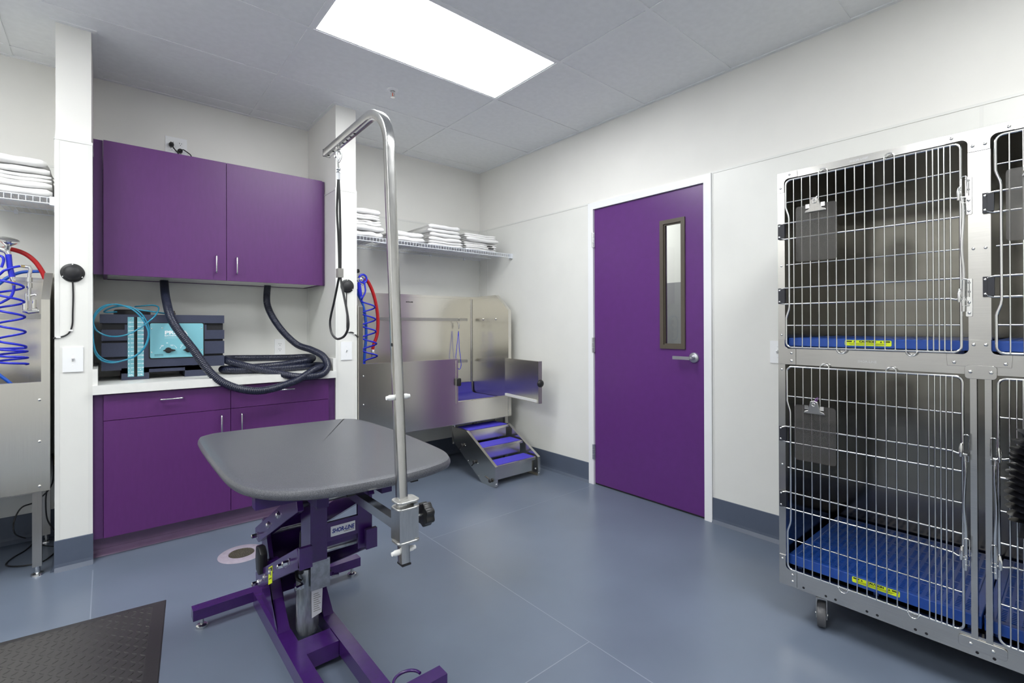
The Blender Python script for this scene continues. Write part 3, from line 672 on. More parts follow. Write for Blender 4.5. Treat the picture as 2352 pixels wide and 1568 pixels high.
# ================================================================== TUBS
TY0, TYB = -0.615, -0.040
def tub(xa, xb, flip, lab, grp, door_angle, door_part=True):
    """xa..xb; the gate end is xb unless flip"""
    def X(u): return (xa+u) if flip else (xb-u)
    Wd = xb-xa; OP = 0.555
    t = thing('bathing_tub', lab, 'tub', ((xa+xb)/2, -0.33, 0))
    S = M_['steel']
    def bx_(name, u0,u1,y0,y1,z0,z1,w=0.002,m=None,par=None): return obj(name, bbox(X(u0),X(u1),y0,y1,z0,z1,w,1), m or S, par or t)
    bk = bx_('back_panel', 0.012, Wd-0.012, TYB, TYB+0.012, 0.56, 1.490)
    bx_('back_flange', 0.0, Wd, TYB-0.010, TYB+0.030, 1.490, 1.512)
    prof = [(TYB,1.512),(-0.440,1.512),(-0.622,1.365),(-0.622,0.42),(TYB,0.42)]
    inner = [(TYB,1.490),(-0.430,1.490),(-0.598,1.353),(-0.598,0.44),(TYB,0.44)]
    for u0, u1 in ((-0.004,0.010),(Wd-0.010,Wd+0.004)):
        ep = obj('end_panel', prism_x(inner, X(u0)+(0.0), X(u1)), S, t)
        n = len(prof); bb = B(); e0, e1 = (u0-0.010, u1+0.008) if u0 < 0.5 else (u0-0.008, u1+0.010)
        for i in range(3):      # folded rim: top, slope, front
            quad = [prof[i], prof[i+1], inner[i+1], inner[i]]
            merge(bb, prism_x(quad, X(e0), X(e1)))
        obj('rim', bb, S, ep)
    dome = lathe
    for y in (-0.235,-0.430):
        xx = X(0.010); n = (1 if flip else -1)
        obj('knob', lathe(B(), [(0.011,0),(0.011,0.003),(0.008,0.008),(0,0.010)], (xx,y,1.292), (n,0,0), 16), S, t, 50)
    # front
    bx_('front_panel', OP, Wd-0.012, TY0, TY0+0.018, 0.420, 0.945)
    bx_('front_rim', OP, Wd-0.012, TY0-0.005, TY0+0.030, 0.9452, 0.957, 0.003)
    bx_('front_apron', 0.010, OP-0.0005, TY0, TY0+0.018, 0.420, 0.590)
    bx_('sill', 0.010, OP, TY0-0.006, TY0+0.040, 0.5902, 0.602, 0.003)
    bx_('gate_post', OP, OP+0.018, TY0-0.006, TY0-0.0002, 0.590, 0.9450, 0.002)
    bx_('basin_floor', 0.012, Wd-0.012, TY0+0.018, TYB, 0.560, 0.572, 0.001)
    bx_('under_tray', 0.04, Wd-0.04, TY0+0.06, TYB-0.05, 0.40, 0.559, 0.004, M_['steel_dark'])
    obj('corner_bead', tube(B(), [(X(0.016),TYB-0.006,0.575),(X(0.016),TYB-0.006,1.488)], 0.005, 8), M_['chrome'], t, 60)
    for z in (1.290, 0.888):
        rl = bx_('tether_rail', 0.085, Wd-0.05, TYB-0.040, TYB-0.030, z-0.013, z+0.013, 0.002, M_['steel_dark'])
        for u in (0.12, Wd/2, Wd-0.1): obj('rail_spacer', bbox(X(u)-0.008,X(u)+0.008,TYB-0.030,TYB-0.0002,z-0.008,z+0.008,0.001,1), M_['steel_dark'], rl)
    for u in (0.022, Wd-0.035):
        for y in (TY0+0.035, -0.10):
            lg = obj('leg', bbox(X(u)-0.017,X(u)+0.017,y-0.017,y+0.017,0.045,0.4195,0.002,1), M_['steel_dark'], t)
            obj('foot', lathe(B(), [(0.026,0),(0.024,0.008),(0.011,0.014),(0.011,0.046)], (X(u),y,0), (0,0,1), 20), M_['nickel'], lg, 50)
    e = Wd-0.024
    screws(t, [(X(e),TY0,z) for z in (0.870,0.665,0.445)], (0,-1,0), 0.007)
    screws(t, [(X(0.016),TY0,z) for z in (0.465,0.440)], (0,-1,0), 0.004)
    # gate, swung open about the end post
    hx, hy = X(0.045), TY0-0.012; L = 0.515; a = math.radians(door_angle)
    dirv = Vector(((-1 if not flip else 1)*math.cos(a), -math.sin(a), 0)); nv = Vector((0,0,1)).cross(dirv) * (1 if not flip else -1)
    M = Matrix((dirv, nv, Vector((0,0,1)))).transposed().to_4x4(); M.translation = Vector((hx,hy,0))
    g = obj('gate', bbox(0.0, L, -0.016, 0.016, 0.605, 0.942, 0.003, 1, M), S, t)
    obj('gate_edge', bbox(L, L+0.003, -0.017, 0.017, 0.604, 0.943, 0.001, 1, M), M_['steel_dark'], g)
    obj('gasket', bbox(0.01, L-0.02, -0.024, -0.0165, 0.612, 0.632, 0.003, 1, M), M_['cord_white'], g)
    obj('gasket', bbox(0.01, L-0.02, 0.0165, 0.024, 0.612, 0.632, 0.003, 1, M), M_['cord_white'], g)
    kb = lathe(B(), [(0.030,0),(0.030,0.008),(0.022,0.018),(0.010,0.022),(0,0.022)], M @ Vector((L+0.003,0.0,0.765)), dirv, 20)
    obj('latch_knob', kb, M_['black'], g, 50)
    obj('catch', bevel(prism_y(rrect(X(OP)-0.020,X(OP)+0.016,0.735,0.800,0.012), TY0-0.030, TY0-0.006), 0.004, 2), M_['black'], t, 50)
    return t, bk
TA = tub(P2[1]+0.022, -0.122, False, 'stainless steel bathing tub with open gate right of the purple cabinets', None, 82)
TBk = tub(XL+0.10, -3.108, True, 'stainless steel bathing tub left of the left partition', None, 0)
text('lettering', 'SHOR-LINE', 0.014, (-0.845,TYB-0.0006,1.440), (1,0,0), (0,0,1), M_['ink_black'], TA[1], 0.0006)
# mats inside the tubs
for x0, x1, lab in ((-1.48,-0.150,'blue liner mat curving up the back of the right tub'),(-4.50,-3.14,'blue liner mat lying in the left tub')):
    pr = [(TY0+0.045,0.5725),(TYB-0.07,0.5725),(TYB-0.035,0.580),(TYB-0.018,0.600),(TYB-0.012,0.68)]
    po = [(TYB-0.005,0.68),(TYB-0.006,0.595),(TYB-0.018,0.577),(TYB-0.06,0.5665+0.006),(TY0+0.045,0.5722)]
    up = [(a-0.000,z+0.007) for a,z in pr[:2]] + [(pr[2][0]-0.004,pr[2][1]+0.006),(pr[3][0]-0.006,pr[3][1]+0.003),(pr[4][0]-0.005,pr[4][1])]
    tag(obj('tub_mat', prism_x(up+list(reversed(pr)), x0, x1), M_['tub_blue'], None, 40), lab, 'mat')
# tether loop hanging from the upper rail
t = thing('tether_loop', 'blue tether loop hanging from the rail inside the right tub', 'tether', (-0.295,TYB-0.035,1.29))
c = P(1053,735,'y',TYB-0.05); 
obj('ring', tube(B(), [c+Vector((0.018*math.cos(a),-0.004,0.024*math.sin(a)-0.008)) for a in [2*PI*i/20 for i in range(20)]], 0.0028, 6, closed=True), M_['chrome'], t, 60)
obj('snap', tube(B(), [c+Vector((0,-0.004,-0.030)), c+Vector((0.002,-0.006,-0.055)), c+Vector((0,-0.004,-0.085))], [0.006,0.008,0.004], 8), M_['nickel'], t, 60)
b = B(); s = c+Vector((0,-0.004,-0.085))
lp = [(1053,760),(1051,780),(1049,800),(1047,820),(1050,840),(1055,848),(1059,840),(1058,825),(1055,800),(1054,780),(1053,760)]
obj('cord', tube(b, cr([P(a,q,'y',TYB-0.056) for a,q in lp], 5), 0.0030, 6), M_['blue_hose'], t, 60)

# ---- steps in front of the right tub
st = thing('tub_steps', 'three step stainless stair with blue treads in front of the right tub', 'steps', (-0.412,-0.8,0))
SXL, SXR = -0.645, -0.180
prof = [(-0.690,0.368),(-1.070,0.155),(-1.070,0.006),(-0.900,0.006),(-0.525,0.235),(-0.478,0.300),(-0.478,0.372)]
prof = [(-0.475,0.372),(-0.692,0.368),(-1.070,0.157),(-1.070,0.008),(-0.895,0.008),(-0.520,0.240)]
for x0, x1 in ((SXL, SXL+0.004),(SXR-0.004,SXR)):
    sd = obj('side_panel', prism_x(prof, x0, x1), M_['steel'], st)
    s = 1 if x0 < -0.4 else -1; xi = x0 if s > 0 else x1
    bb = B()
    for i in (0,1,2):
        (a0,z0),(a1,z1) = prof[i],prof[i+1]; d = Vector((0,a1-a0,z1-z0)).normalized(); nn = Vector((0,-d.z,d.y)) if False else Vector((0,d.z,-d.y))
        q = [Vector((xi,a0,z0)),Vector((xi,a1,z1))]
        vs = []
        for xx in (xi, xi+s*0.024):
            for w in (0, 0.003):
                for e in q: vs.append(bb.verts.new(Vector((xx,e.y,e.z))+Vector((0,-d.z,d.y))*(-w if True else w)))
        bmesh.ops.convex_hull(bb, input=vs)
    obj('flange', bb, M_['steel'], sd)
for k, (yf, yb, z) in enumerate(((-0.700,-0.490,0.369),(-0.885,-0.715,0.263),(-1.055,-0.895,0.158))):
    td = obj('step', bbox(SXL+0.026, SXR-0.026, yf, yb, z-0.022, z-0.002, 0.002, 1), M_['steel'], st)
    obj('tread', bbox(SXL+0.036, SXR-0.030, yf+0.022, yb-0.006, z-0.0018, z+0.001, 0.001, 1), M_['tread_blue'], td)
    obj('riser', bbox(SXL+0.026, SXR-0.040, yf+0.020, yf+0.024, z-0.100 if k < 2 else 0.045, z-0.0225, 0.0008, 1), M_['steel'], st)
obj('step_hook', tube(B(), [(SXL+0.02,-0.500,0.392),(SXR-0.03,-0.500,0.392)], 0.006, 8), M_['steel'], st, 60)
for s_ in (SXL+0.012, SXR-0.012): obj('hook_pin', tube(B(), [(s_,-0.500,0.365),(s_,-0.500,0.398)], 0.006, 8), M_['nickel'], st, 60)
obj('back_upright', bbox(SXL+0.004, SXL+0.020, -0.478,-0.468, 0.225, 0.372, 0.001, 1), M_['steel'], st)
obj('floor_runner', bbox(SXL+0.002, SXL+0.026, -1.062,-0.890, 0.000, 0.0078, 0.001, 1), M_['steel'], st)
obj('floor_runner', bbox(SXR-0.026, SXR-0.002, -1.062,-0.890, 0.000, 0.0078, 0.001, 1), M_['steel'], st)
for (a0,z0),(a1,z1) in (((-0.640,0.246),(-0.582,0.205)),((-0.812,0.146),(-0.765,0.104)),((-1.020,0.046),(-0.945,0.064))):
    kb = lathe(B(), [(0.010,0),(0.013,0.004),(0.015,0.010),(0.012,0.018),(0,0.020)], (SXL-0.0005,a0,z0), (-1,0,0), 14)
    k = obj('hand_knob', kb, M_['rubber'], st, 50)
    obj('slot', tube(B(), [(SXL-0.002,a0,z0),(SXL-0.002,a1,z1)], 0.004, 6), M_['black'], k)
screws(st, [(SXL,a,z) for a,z in ((-0.500,0.245),(-0.675,0.250),(-0.600,0.205),(-0.715,0.135),(-0.850,0.140),(-0.860,0.045))], (-1,0,0), 0.004)
screws(st, [(SXL+0.012,-1.0705,0.025),(SXR-0.012,-1.0705,0.025),(SXR-0.030,-1.050,0.060)], (0,-1,0), 0.008)

# ================================================================== TUB HOSES
def helix(c0, c1, r, turns, n=22, r1=None, ph=0.0):
    out = []; N = int(turns*n)
    for i in range(N+1):
        k = i/N; a = ph+2*PI*turns*k; rr = r+((r1 or r)-r)*k
        out.append(Vector(c0).lerp(Vector(c1), k)+Vector((rr*math.cos(a), rr*0.8*math.sin(a), 0)))
    return out
def hose(name, path, r, m, lab, cat='hose', n=10): return tag(obj(name, tube(B(), path, r, n), M_[m], None, 70), lab, cat)
# right tub
yv = -0.30
hose('water_hose', cr([P(a,q,'y',yv+0.05) for a,q in ((838,640),(846,648),(856,670),(864,700),(868,735),(866,768),(858,792),(856,804))], 8), 0.0135, 'red_hose', 'thick red rubber hose hanging at the left end of the right tub')
hose('supply_hose', cr([P(a,q,'y',yv+0.028) for a,q in ((818,664),(824,678),(832,696),(839,728),(841,770),(838,805),(836,838))], 8), 0.0115, 'blue_hose2', 'thick blue supply hose hanging at the left end of the right tub')
c0 = P(845,690,'y',yv-0.045); c1 = P(850,836,'y',yv-0.045)
pth = cr([P(835,640,'y',yv-0.03),P(838,655,'y',yv-0.04),P(839,670,'y',yv-0.05),P(832,684,'y',yv-0.05)], 6) + helix(c0, c1, 0.052, 5.2, r1=0.058, ph=2.6)
hose('coil_hose', resample(cr(pth,2),0.006), 0.0062, 'blue_hose', 'blue spiral hose dangling inside the right tub')
t = thing('spray_nozzle', 'blue and chrome spray nozzle hooked at the end of the right tub', 'nozzle', P(832,640,'y',yv))
p = P(833,640,'y',yv-0.03)
obj('trigger_ring', tube(B(), [p+Vector((0.030*math.cos(a),-0.004,0.032*math.sin(a))) for a in [2*PI*i/24 for i in range(24)]], 0.008, 8, closed=True), M_['blue_hose'], t, 60)
obj('valve', lathe(B(), [(0.022,-0.03),(0.024,0.0),(0.016,0.012),(0,0.016)], p+Vector((-0.012,0,-0.004)), (0.2,-1,0.1), 18), M_['chrome'], t, 50)
obj('handle', tube(B(), [p+Vector((-0.03,0,-0.03)), p+Vector((-0.025,0.0,-0.09)), p+Vector((-0.015,0,-0.14))], [0.012,0.016,0.012], 10), M_['blue_hose'], t, 60)
obj('elbow', tube(B(), [p+Vector((-0.055,0,0.0)), p+Vector((-0.02,0,-0.035)), p+Vector((0.005,0,-0.045))], 0.009, 10), M_['chrome'], t, 60)
obj('cap', lathe(B(), [(0.018,0),(0.022,0.006),(0.020,0.022),(0,0.028)], p+Vector((-0.045,0,0.045)), (-0.3,-0.3,1), 16), M_['black'], t, 50)
obj('bracket', bbox(P2[1]+PT, p.x-0.03, p.y-0.012, p.y+0.012, p.z-0.012, p.z+0.004, 0.002, 1), M_['nickel'], t)
obj('hose_end', lathe(B(), [(0.012,0),(0.016,0.004),(0.016,0.03),(0.011,0.032),(0.011,0.07),(0,0.072)], P(856,802,'y',yv+0.05), (0,0,-1), 16), M_['nickel'], t, 50)
# left tub
yl = -0.34
hose('water_hose', cr([P(a,q,'y',yl+0.06) for a,q in ((-20,572),(5,571),(30,573),(58,583),(80,600),(96,622),(104,640))], 8), 0.0115, 'red_hose', 'red rubber hose arching over the left tub')
hose('supply_hose', cr([P(a,q,'y',yl+0.08) for a,q in ((-20,665),(0,650),(20,636),(50,625),(92,623))], 8), 0.0085, 'blue_hose2', 'blue supply hose running behind the left tub spray head')
hose('drain_hose', cr([P(a,q,'y',yl-0.05) for a,q in ((-30,838),(0,862),(18,875),(34,890))], 8), 0.008, 'blue_hose2', 'short blue hose end lying at the rim of the left tub')
c0 = P(22,640,'y',yl); c1 = P(26,800,'y',yl)
pth = cr([P(46,611,'y',yl),P(30,614,'y',yl-0.01),P(8,622,'y',yl-0.02)], 6) + helix(c0, c1, 0.050, 4.6, r1=0.054, ph=PI) + helix(P(28,800,'y',yl-0.01), P(30,838,'y',yl-0.01), 0.055, 2.6, ph=PI)
hose('coil_hose', resample(cr(pth,2),0.006), 0.0058, 'blue_hose', 'blue spiral hose hanging in the left tub')
t = thing('spray_nozzle', 'chrome round spray head with blue grip above the left tub', 'nozzle', P(20,600,'y',yl))
a = P(14,582,'y',yl); 
obj('spray_head', lathe(B(), [(0.012,0),(0.014,0.02),(0.032,0.036),(0.040,0.044),(0.040,0.052),(0.034,0.056),(0,0.056)], P(17,572,'y',yl), (0.15,-0.35,1), 28), M_['chrome'], t, 40)
obj('neck', tube(B(), [P(-14,574,'y',yl),P(2,572,'y',yl),P(16,577,'y',yl),P(20,588,'y',yl)], [0.012,0.014,0.015,0.011], 12), M_['chrome'], t, 60)
obj('grip', tube(B(), [P(19,584,'y',yl),P(22,610,'y',yl),P(28,636,'y',yl)], [0.0125,0.012,0.0125], 12), M_['blue_hose'], t, 60)
obj('trigger', tube(B(), cr([P(-6,586,'y',yl-0.01),P(6,590,'y',yl-0.02),P(8,600,'y',yl-0.02),P(3,614,'y',yl-0.02)],4), 0.006, 8), M_['blue_hose'], t, 60)
obj('ferrule', tube(B(), [P(28,636,'y',yl),P(30,645,'y',yl)], 0.010, 12), M_['chrome'], t, 60)
obj('coupling', tube(B(), [P(30,645,'y',yl),P(31,650,'y',yl),P(32,657,'y',yl)], [0.008,0.009,0.006], 6), M_['brass'], t)
hose('spray_hose', cr([P(q,w,'y',yl-0.006) for q,w in ((32,655),(31,668),(24,682),(8,692),(-6,698),(-20,703))],8), 0.0062, 'blue_hose', 'short blue hose below the chrome spray head of the left tub')
t = thing('mixing_valve', 'chrome mixing valve on the end panel of the left tub', 'faucet', P(66,690,'y',yl+0.02))
yq = yl+0.02
def T_(pts, r, m='chrome', nm='pipe', n=14): return obj(nm, tube(B(), [P(a,q,'y',yq) for a,q in pts], r, n), M_[m], t, 50)
T_([(58,612),(67,613),(70,618),(69,628)], [0.0075,0.0085,0.0085,0.0075], 'nickel', 'elbow'); T_([(48,611),(58,612)], [0.006,0.007], 'brass', 'hose_barb', 6)
T_([(67.5,626),(67,690)], 0.0075, 'nickel', 'riser')
for y0, y1 in ((637,647),(650,661)): T_([(67,y0),(67,y1)], 0.013, 'nickel', 'union', 8)
T_([(58,690),(58,712)], 0.012); T_([(78,688),(78,708)], 0.009); T_([(54,712),(66,716),(90,714)], [0.012,0.012,0.010], 'chrome', 'body'); T_([(63,680),(80,676),(83,678)], [0.006,0.005,0.008], 'nickel', 'stem'); T_([(60,674),(60,690)], 0.0065, 'nickel', 'stem')
T_([(74,711),(86,711)], 0.011, 'chrome', 'nut', 6)
# shampoo bottle behind the coil and the plumbing between tub and partition
c = P(66,868,'y',-0.42); c.z = 0.5800
t = thing('bottle', 'pale translucent bottle with a blue cap standing in the left tub', 'bottle', c)
obj('bottle_body', lathe(B(), [(0.0,0.0),(0.040,0.001),(0.043,0.01),(0.043,0.19),(0.036,0.225),(0.016,0.245),(0.016,0.26)], c+Vector((0,0.03,0)), (0,0,1), 28), M_['cord_white'], t, 40)
obj('bottle_cap', lathe(B(), [(0.020,0.26),(0.020,0.29),(0.012,0.30),(0,0.30)], c+Vector((0,0.03,0)), (0,0,1), 18), M_['blue_hose2'], t, 40)
t = thing('drain_pipe', 'grey plastic drain pipe between the left tub and the partition', 'pipe', (-3.088,-0.40,0))
obj('pipe', tube(B(), cr([(-3.0885,-0.42,0.30),(-3.0885,-0.42,0.52),(-3.0885,-0.43,0.66),(-3.0885,-0.40,0.78),(-3.0885,-0.36,0.86)],6), 0.0045, 12), M_['cord_white'], t, 60)
obj('collar', tube(B(), [(-3.0885,-0.42,0.50),(-3.0885,-0.42,0.60)], 0.006, 12), M_['brass'], t, 60)
# cords on the floor under the left tub
hose('power_cord', cr([(-3.10,-0.36,0.55),(-3.10,-0.40,0.40),P(84,1150,'y',-0.40),P(50,1165,'y',-0.42),P(33,1195,'y',-0.43),P(34,1225,'y',-0.43),P(60,1236,'z',0.006),P(80,1240,'z',0.005),P(60,1262,'z',0.005),P(30,1280,'z',0.005),P(14,1294,'z',0.005),P(22,1300,'z',0.005),P(60,1298,'z',0.005),P(100,1288,'z',0.005),P(124,1270,'z',0.005)],6), 0.0035, 'black', 'thin black cord looping on the floor under the left tub', 'cord', 8)
hose('power_cord', cr([P(108,1125,'y',-0.3),P(105,1150,'y',-0.3),P(108,1190,'y',-0.3),P(122,1215,'y',-0.3),(-3.10,-0.26,0.10),(-3.10,-0.22,0.006),(-3.16,-0.15,0.005)],6), 0.0035, 'black', 'thin black cord dropping behind the leg of the left tub', 'cord', 8)

# ================================================================== GROOMING TABLE
TX, TYc = -2.262, -2.052
gt = thing('grooming_table', 'grooming table with a grey textured top on a purple lift frame', 'table', (TX,TYc,0))
TOPC = cr([Vector((x,y,0)) for x,y in ((-2.565,-1.538),(-2.50,-1.518),(-2.28,-1.532),(-2.02,-1.560),(-1.965,-1.583),(-1.930,-1.64),(-1.912,-1.80),(-1.908,-2.06),(-1.922,-2.34),(-1.942,-2.46),(-1.990,-2.540),(-2.085,-2.578),(-2.22,-2.590),(-2.40,-2.570),(-2.51,-2.508),(-2.575,-2.415),(-2.602,-2.29),(-2.608,-2.08),(-2.606,-1.75),(-2.596,-1.590))], 6, closed=True)
def table_outline(ins=0.0):
    out = []; N = len(TOPC)
    for k in range(N):
        d = (TOPC[(k+1)%N]-TOPC[(k-1)%N]).normalized(); q = TOPC[k]+Vector((d.y,-d.x,0))*ins
        out.append((q.x, q.y))
    return out
TZ = 0.772
b = B(); rings = []
for ins, z in ((0.030,TZ-0.034),(0.012,TZ-0.033),(0.003,TZ-0.028),(0.0,TZ-0.020),(0.001,TZ-0.012),(0.006,TZ-0.004),(0.016,TZ-0.001),(0.028,TZ),(0.036,TZ)):
    rings.append([b.verts.new((x,y,z)) for x,y in table_outline(ins)])
n = len(rings[0])
for a_, c_ in zip(rings[:-1], rings[1:]):
    for j in range(n): b.faces.new((a_[j],a_[(j+1)%n],c_[(j+1)%n],c_[j]))
b.faces.new(list(reversed(rings[0]))); cv = b.verts.new((TX,TYc,TZ))
for j in range(n): b.faces.new((rings[-1][j],rings[-1][(j+1)%n],cv))
obj('table_top', b, M_['tabletop'], gt, 40)
PU = M_['purple']
def pb(name, x0,x1,y0,y1,z0,z1,w=0.002,m=None,par=None): return obj(name, bbox(x0,x1,y0,y1,z0,z1,w,2), m or PU, par or gt)
# under frame
for y in (-1.80,-2.40): pb('top_bearer', -2.56,-1.950,y-0.02,y+0.02,TZ-0.069,TZ-0.0345,0.002,M_['underframe'])
for x in (-2.375,-2.165): pb('top_rail', x-0.018,x+0.018,-2.43,-1.78,TZ-0.103,TZ-0.0695,0.002,M_['underframe'])
obj('arm_socket', tube(B(), [(-2.345,-2.42,TZ-0.052),(-2.195,-2.42,TZ-0.052)], 0.013, 14), M_['black'], gt, 50)
obj('clamp_bar', tube(B(), [(-2.30,-2.49,TZ-0.050),(-2.20,-2.49,TZ-0.050)], 0.007, 12), M_['nickel'], gt, 50)
pb('clamp_end', -2.13,-2.105,-2.535,-2.515,TZ-0.052,TZ-0.0345,0.003,M_['black']); pb('clamp_end', -2.325,-2.30,-2.50,-2.48,TZ-0.062,TZ-0.0345,0.003,M_['black'])
obj('clamp_bar', tube(B(), [(-2.19,-2.525,TZ-0.042),(-2.10,-2.525,TZ-0.042)], 0.005, 10), M_['nickel'], gt, 50)
# base
RLx, RRx = (-2.402,-2.352), (-2.236,-2.190)
BT = 0.086
pb('cross_bar', -2.618,-1.926,-1.632,-1.582,0.044,BT); pb('cross_bar', -2.618,-2.030,-2.590,-2.540,0.044,BT)
pb('base_rail', *RLx,-2.539,-1.633,0.030,BT); pb('base_rail', *RRx,-2.539,-1.633,0.030,BT)
pb('base_box', RLx[1]+0.001,RRx[0]-0.001,-2.185,-2.090,0.024,BT-0.004)
for x in (-2.585,-1.960):
    for y in (-1.607,-2.565):
        if x > -2 and y < -2: x = -2.064
        obj('levelling_foot', lathe(B(), [(0.021,0),(0.021,0.010),(0.016,0.014),(0.007,0.015),(0.007,0.0438)], (x,y,0), (0,0,1), 20), M_['nickel'], gt, 50)
obj('foot_ring', tube(B(), [(-2.145+0.045*math.cos(a), -2.535-0.0+0.045*math.sin(a)*0.9, BT+0.004) for a in [PI*i/14 for i in range(15)]], 0.005, 8), PU, gt, 60)
# uprights: slotted column plates with sloped gussets
for x0, x1 in ((-2.394,-2.358),(-2.228,-2.196)):
    obj('upright', prism_x([(-1.715,BT),(-1.715,0.42),(-1.765,0.42),(-1.80,0.36),(-1.835,0.30),(-1.865,0.20),(-1.985,BT)], x0+0.008, x1-0.012), PU, gt)
    obj('gusset', prism_x([(-1.835,0.30),(-1.855,0.30),(-1.885,0.20),(-2.01,BT+0.0005),(-1.97,BT+0.0005)], x0-0.004, x1+0.002), PU, gt)
pb('back_plate', -2.377,-2.209,-1.714,-1.702,0.15,0.42)
pb('back_tie', -2.377,-2.209,-1.702,-1.685,0.10,0.15)
# parallel lift arms in channel section
def arm(x0, x1, p0, p1, hgt):
    p0, p1 = Vector((0,*p0)), Vector((0,*p1)); d = (p1-p0).normalized(); u = Vector((0,-d.z,d.y)); u = u if u.z > 0 else -u
    poly = [(p0.y+u.y*hgt/2-d.y*0.012, p0.z+u.z*hgt/2-d.z*0.012),(p1.y+u.y*hgt/2,p1.z+u.z*hgt/2),(p1.y-u.y*hgt/2,p1.z-u.z*hgt/2),(p0.y-u.y*hgt/2+d.y*0.015,p0.z-u.z*hgt/2+d.z*0.015),(p0.y-u.y*hgt*0.1-d.y*0.025,p0.z-u.z*hgt*0.1-d.z*0.025)]
    return bevel(prism_x(poly, x0, x1), 0.0015, 1)
for x0, x1, side in ((-2.416,-2.396,-1),(-2.176,-2.156,1)):
    lo = obj('lift_arm', arm(x0,x1,(-1.768,0.198),(-2.318,0.486),0.062), PU, gt)
    up = obj('lift_arm', arm(x0,x1,(-1.762,0.378),(-2.300,0.660),0.062), PU, gt)
    xo = x0 if side < 0 else x1
    pb('arm_end', x0-(0.0 if side<0 else 0.020), x1+(0.020 if side<0 else 0.0), -2.334,-2.319,0.452,0.520,0.002)
    for par, pts in ((lo, ((-1.790,0.196),(-1.90,0.262),(-1.985,0.315),(-2.165,0.408),(-2.225,0.440))),(up, ((-1.785,0.385),(-1.95,0.478),(-2.085,0.556)))):
        for k,(y,z) in enumerate(pts):
            L = 0.022 if k == 0 or (par is lo and k > 2) else 0.006
            obj('bolt', lathe(B(), [(0.013,0),(0.013,0.003),(0.009,0.0035),(0.009,L),(0.005,L+0.003),(0,L+0.003)], (xo,y,z), (side,0,0), 6 if L > 0.01 else 14), M_['chrome'], par)
for y, z in ((-1.78,0.196),(-1.78,0.380),(-2.20,0.432),(-2.20,0.612)): obj('pivot_shaft', tube(B(), [(-2.396,y,z),(-2.176,y,z)], 0.009, 10), M_['zinc'], gt, 50)
# link plates between the arms
obj('web_plate', prism_x([(-1.80,0.235),(-2.28,0.495),(-2.27,0.474),(-1.81,0.222)], -2.39, -2.18), PU, gt)
# carriage that carries the top
CYf = -2.300
for x0, x1 in ((-2.372,-2.318),(-2.212,-2.160)):
    pb('carriage_stile', x0,x1,CYf,CYf+0.012,0.448,TZ-0.1035)
    pb('carriage_side', x0 if x0 < -2.3 else x1-0.010, (x0+0.010) if x0 < -2.3 else x1, CYf+0.0122,-2.20,0.455,TZ-0.1035)
pb('carriage_bar', -2.3178,-2.2122,CYf,CYf+0.012,0.503,0.566)
pb('carriage_bar', -2.3178,-2.2122,CYf,CYf+0.012,TZ-0.120,TZ-0.1035)
sk = obj('maker_label', box(B(), -2.306,-2.222,CYf-0.0012,CYf-0.0002,0.517,0.551), M_['label_white'], gt)
text('lettering', 'SHOR-LINE', 0.0195, (-2.264,CYf-0.0014,0.5285), (1,0,0), (0,0,1), M_['ink_blue'], sk, 0.0008, 0.15, 'CENTER', sx=0.78)
obj('label_rule', box(B(), -2.262,-2.226,CYf-0.0016,CYf-0.0012,0.5235,0.525), M_['ink_black'], sk)
obj('gas_spring', tube(B(), [(-2.352,-2.13,0.345),(-2.352,-2.15,0.50)], 0.010, 12), M_['black'], gt, 50)
obj('gas_rod', tube(B(), [(-2.352,-2.15,0.50),(-2.352,-2.162,0.62)], 0.0045, 10), M_['chrome'], gt, 50)
# hydraulic cylinder in clear wrap
obj('cylinder', tube(B(), [(-2.297,-2.02,0.064),(-2.297,-2.02,0.085),(-2.297,-2.02,0.295),(-2.297,-2.02,0.31)], [0.034,0.040,0.040,0.034], 28), M_['wrap'], gt, 40)
cb = pb('cylinder_bracket', -2.306,-2.236,-2.092,-2.084,0.245,0.352,0.001,M_['zinc'])
pb('cylinder_bracket', -2.300,-2.240,-2.083,-2.02,0.33,0.345,0.001,M_['zinc'])
sl = obj('spec_label', prism(B(), [(-0.020,-0.060),(0.016,-0.050),(0.020,0.050),(-0.022,0.044)], lambda a,z:(-2.274+a,-2.0625-abs(a)*0.10,0.190+z), lambda a,z:(-2.274+a,-2.0615-abs(a)*0.10,0.190+z)), M_['label_white'], gt)
b = B()
for k in range(9): box(b, -2.288,-2.262-0.004*(k%3),-2.0650,-2.0645,0.152+0.008*k,0.1545+0.008*k)
stuff(obj('print_lines', b, M_['gap'], sl))
for x in (-2.330,-2.222):
    obj('bolt', lathe(B(), [(0.013,0),(0.013,0.008),(0.008,0.0085),(0.008,0.026),(0,0.028)], (x,-2.07,0.268), (-1 if x < -2.3 else 1,-0.3,0), 6), M_['chrome'], gt)
    obj('hydraulic_fitting', tube(B(), cr([(x,-2.06,0.280),(x-0.012,-2.05,0.290),(x-0.008,-2.03,0.31)],4), 0.006, 8), M_['black'], gt, 50)
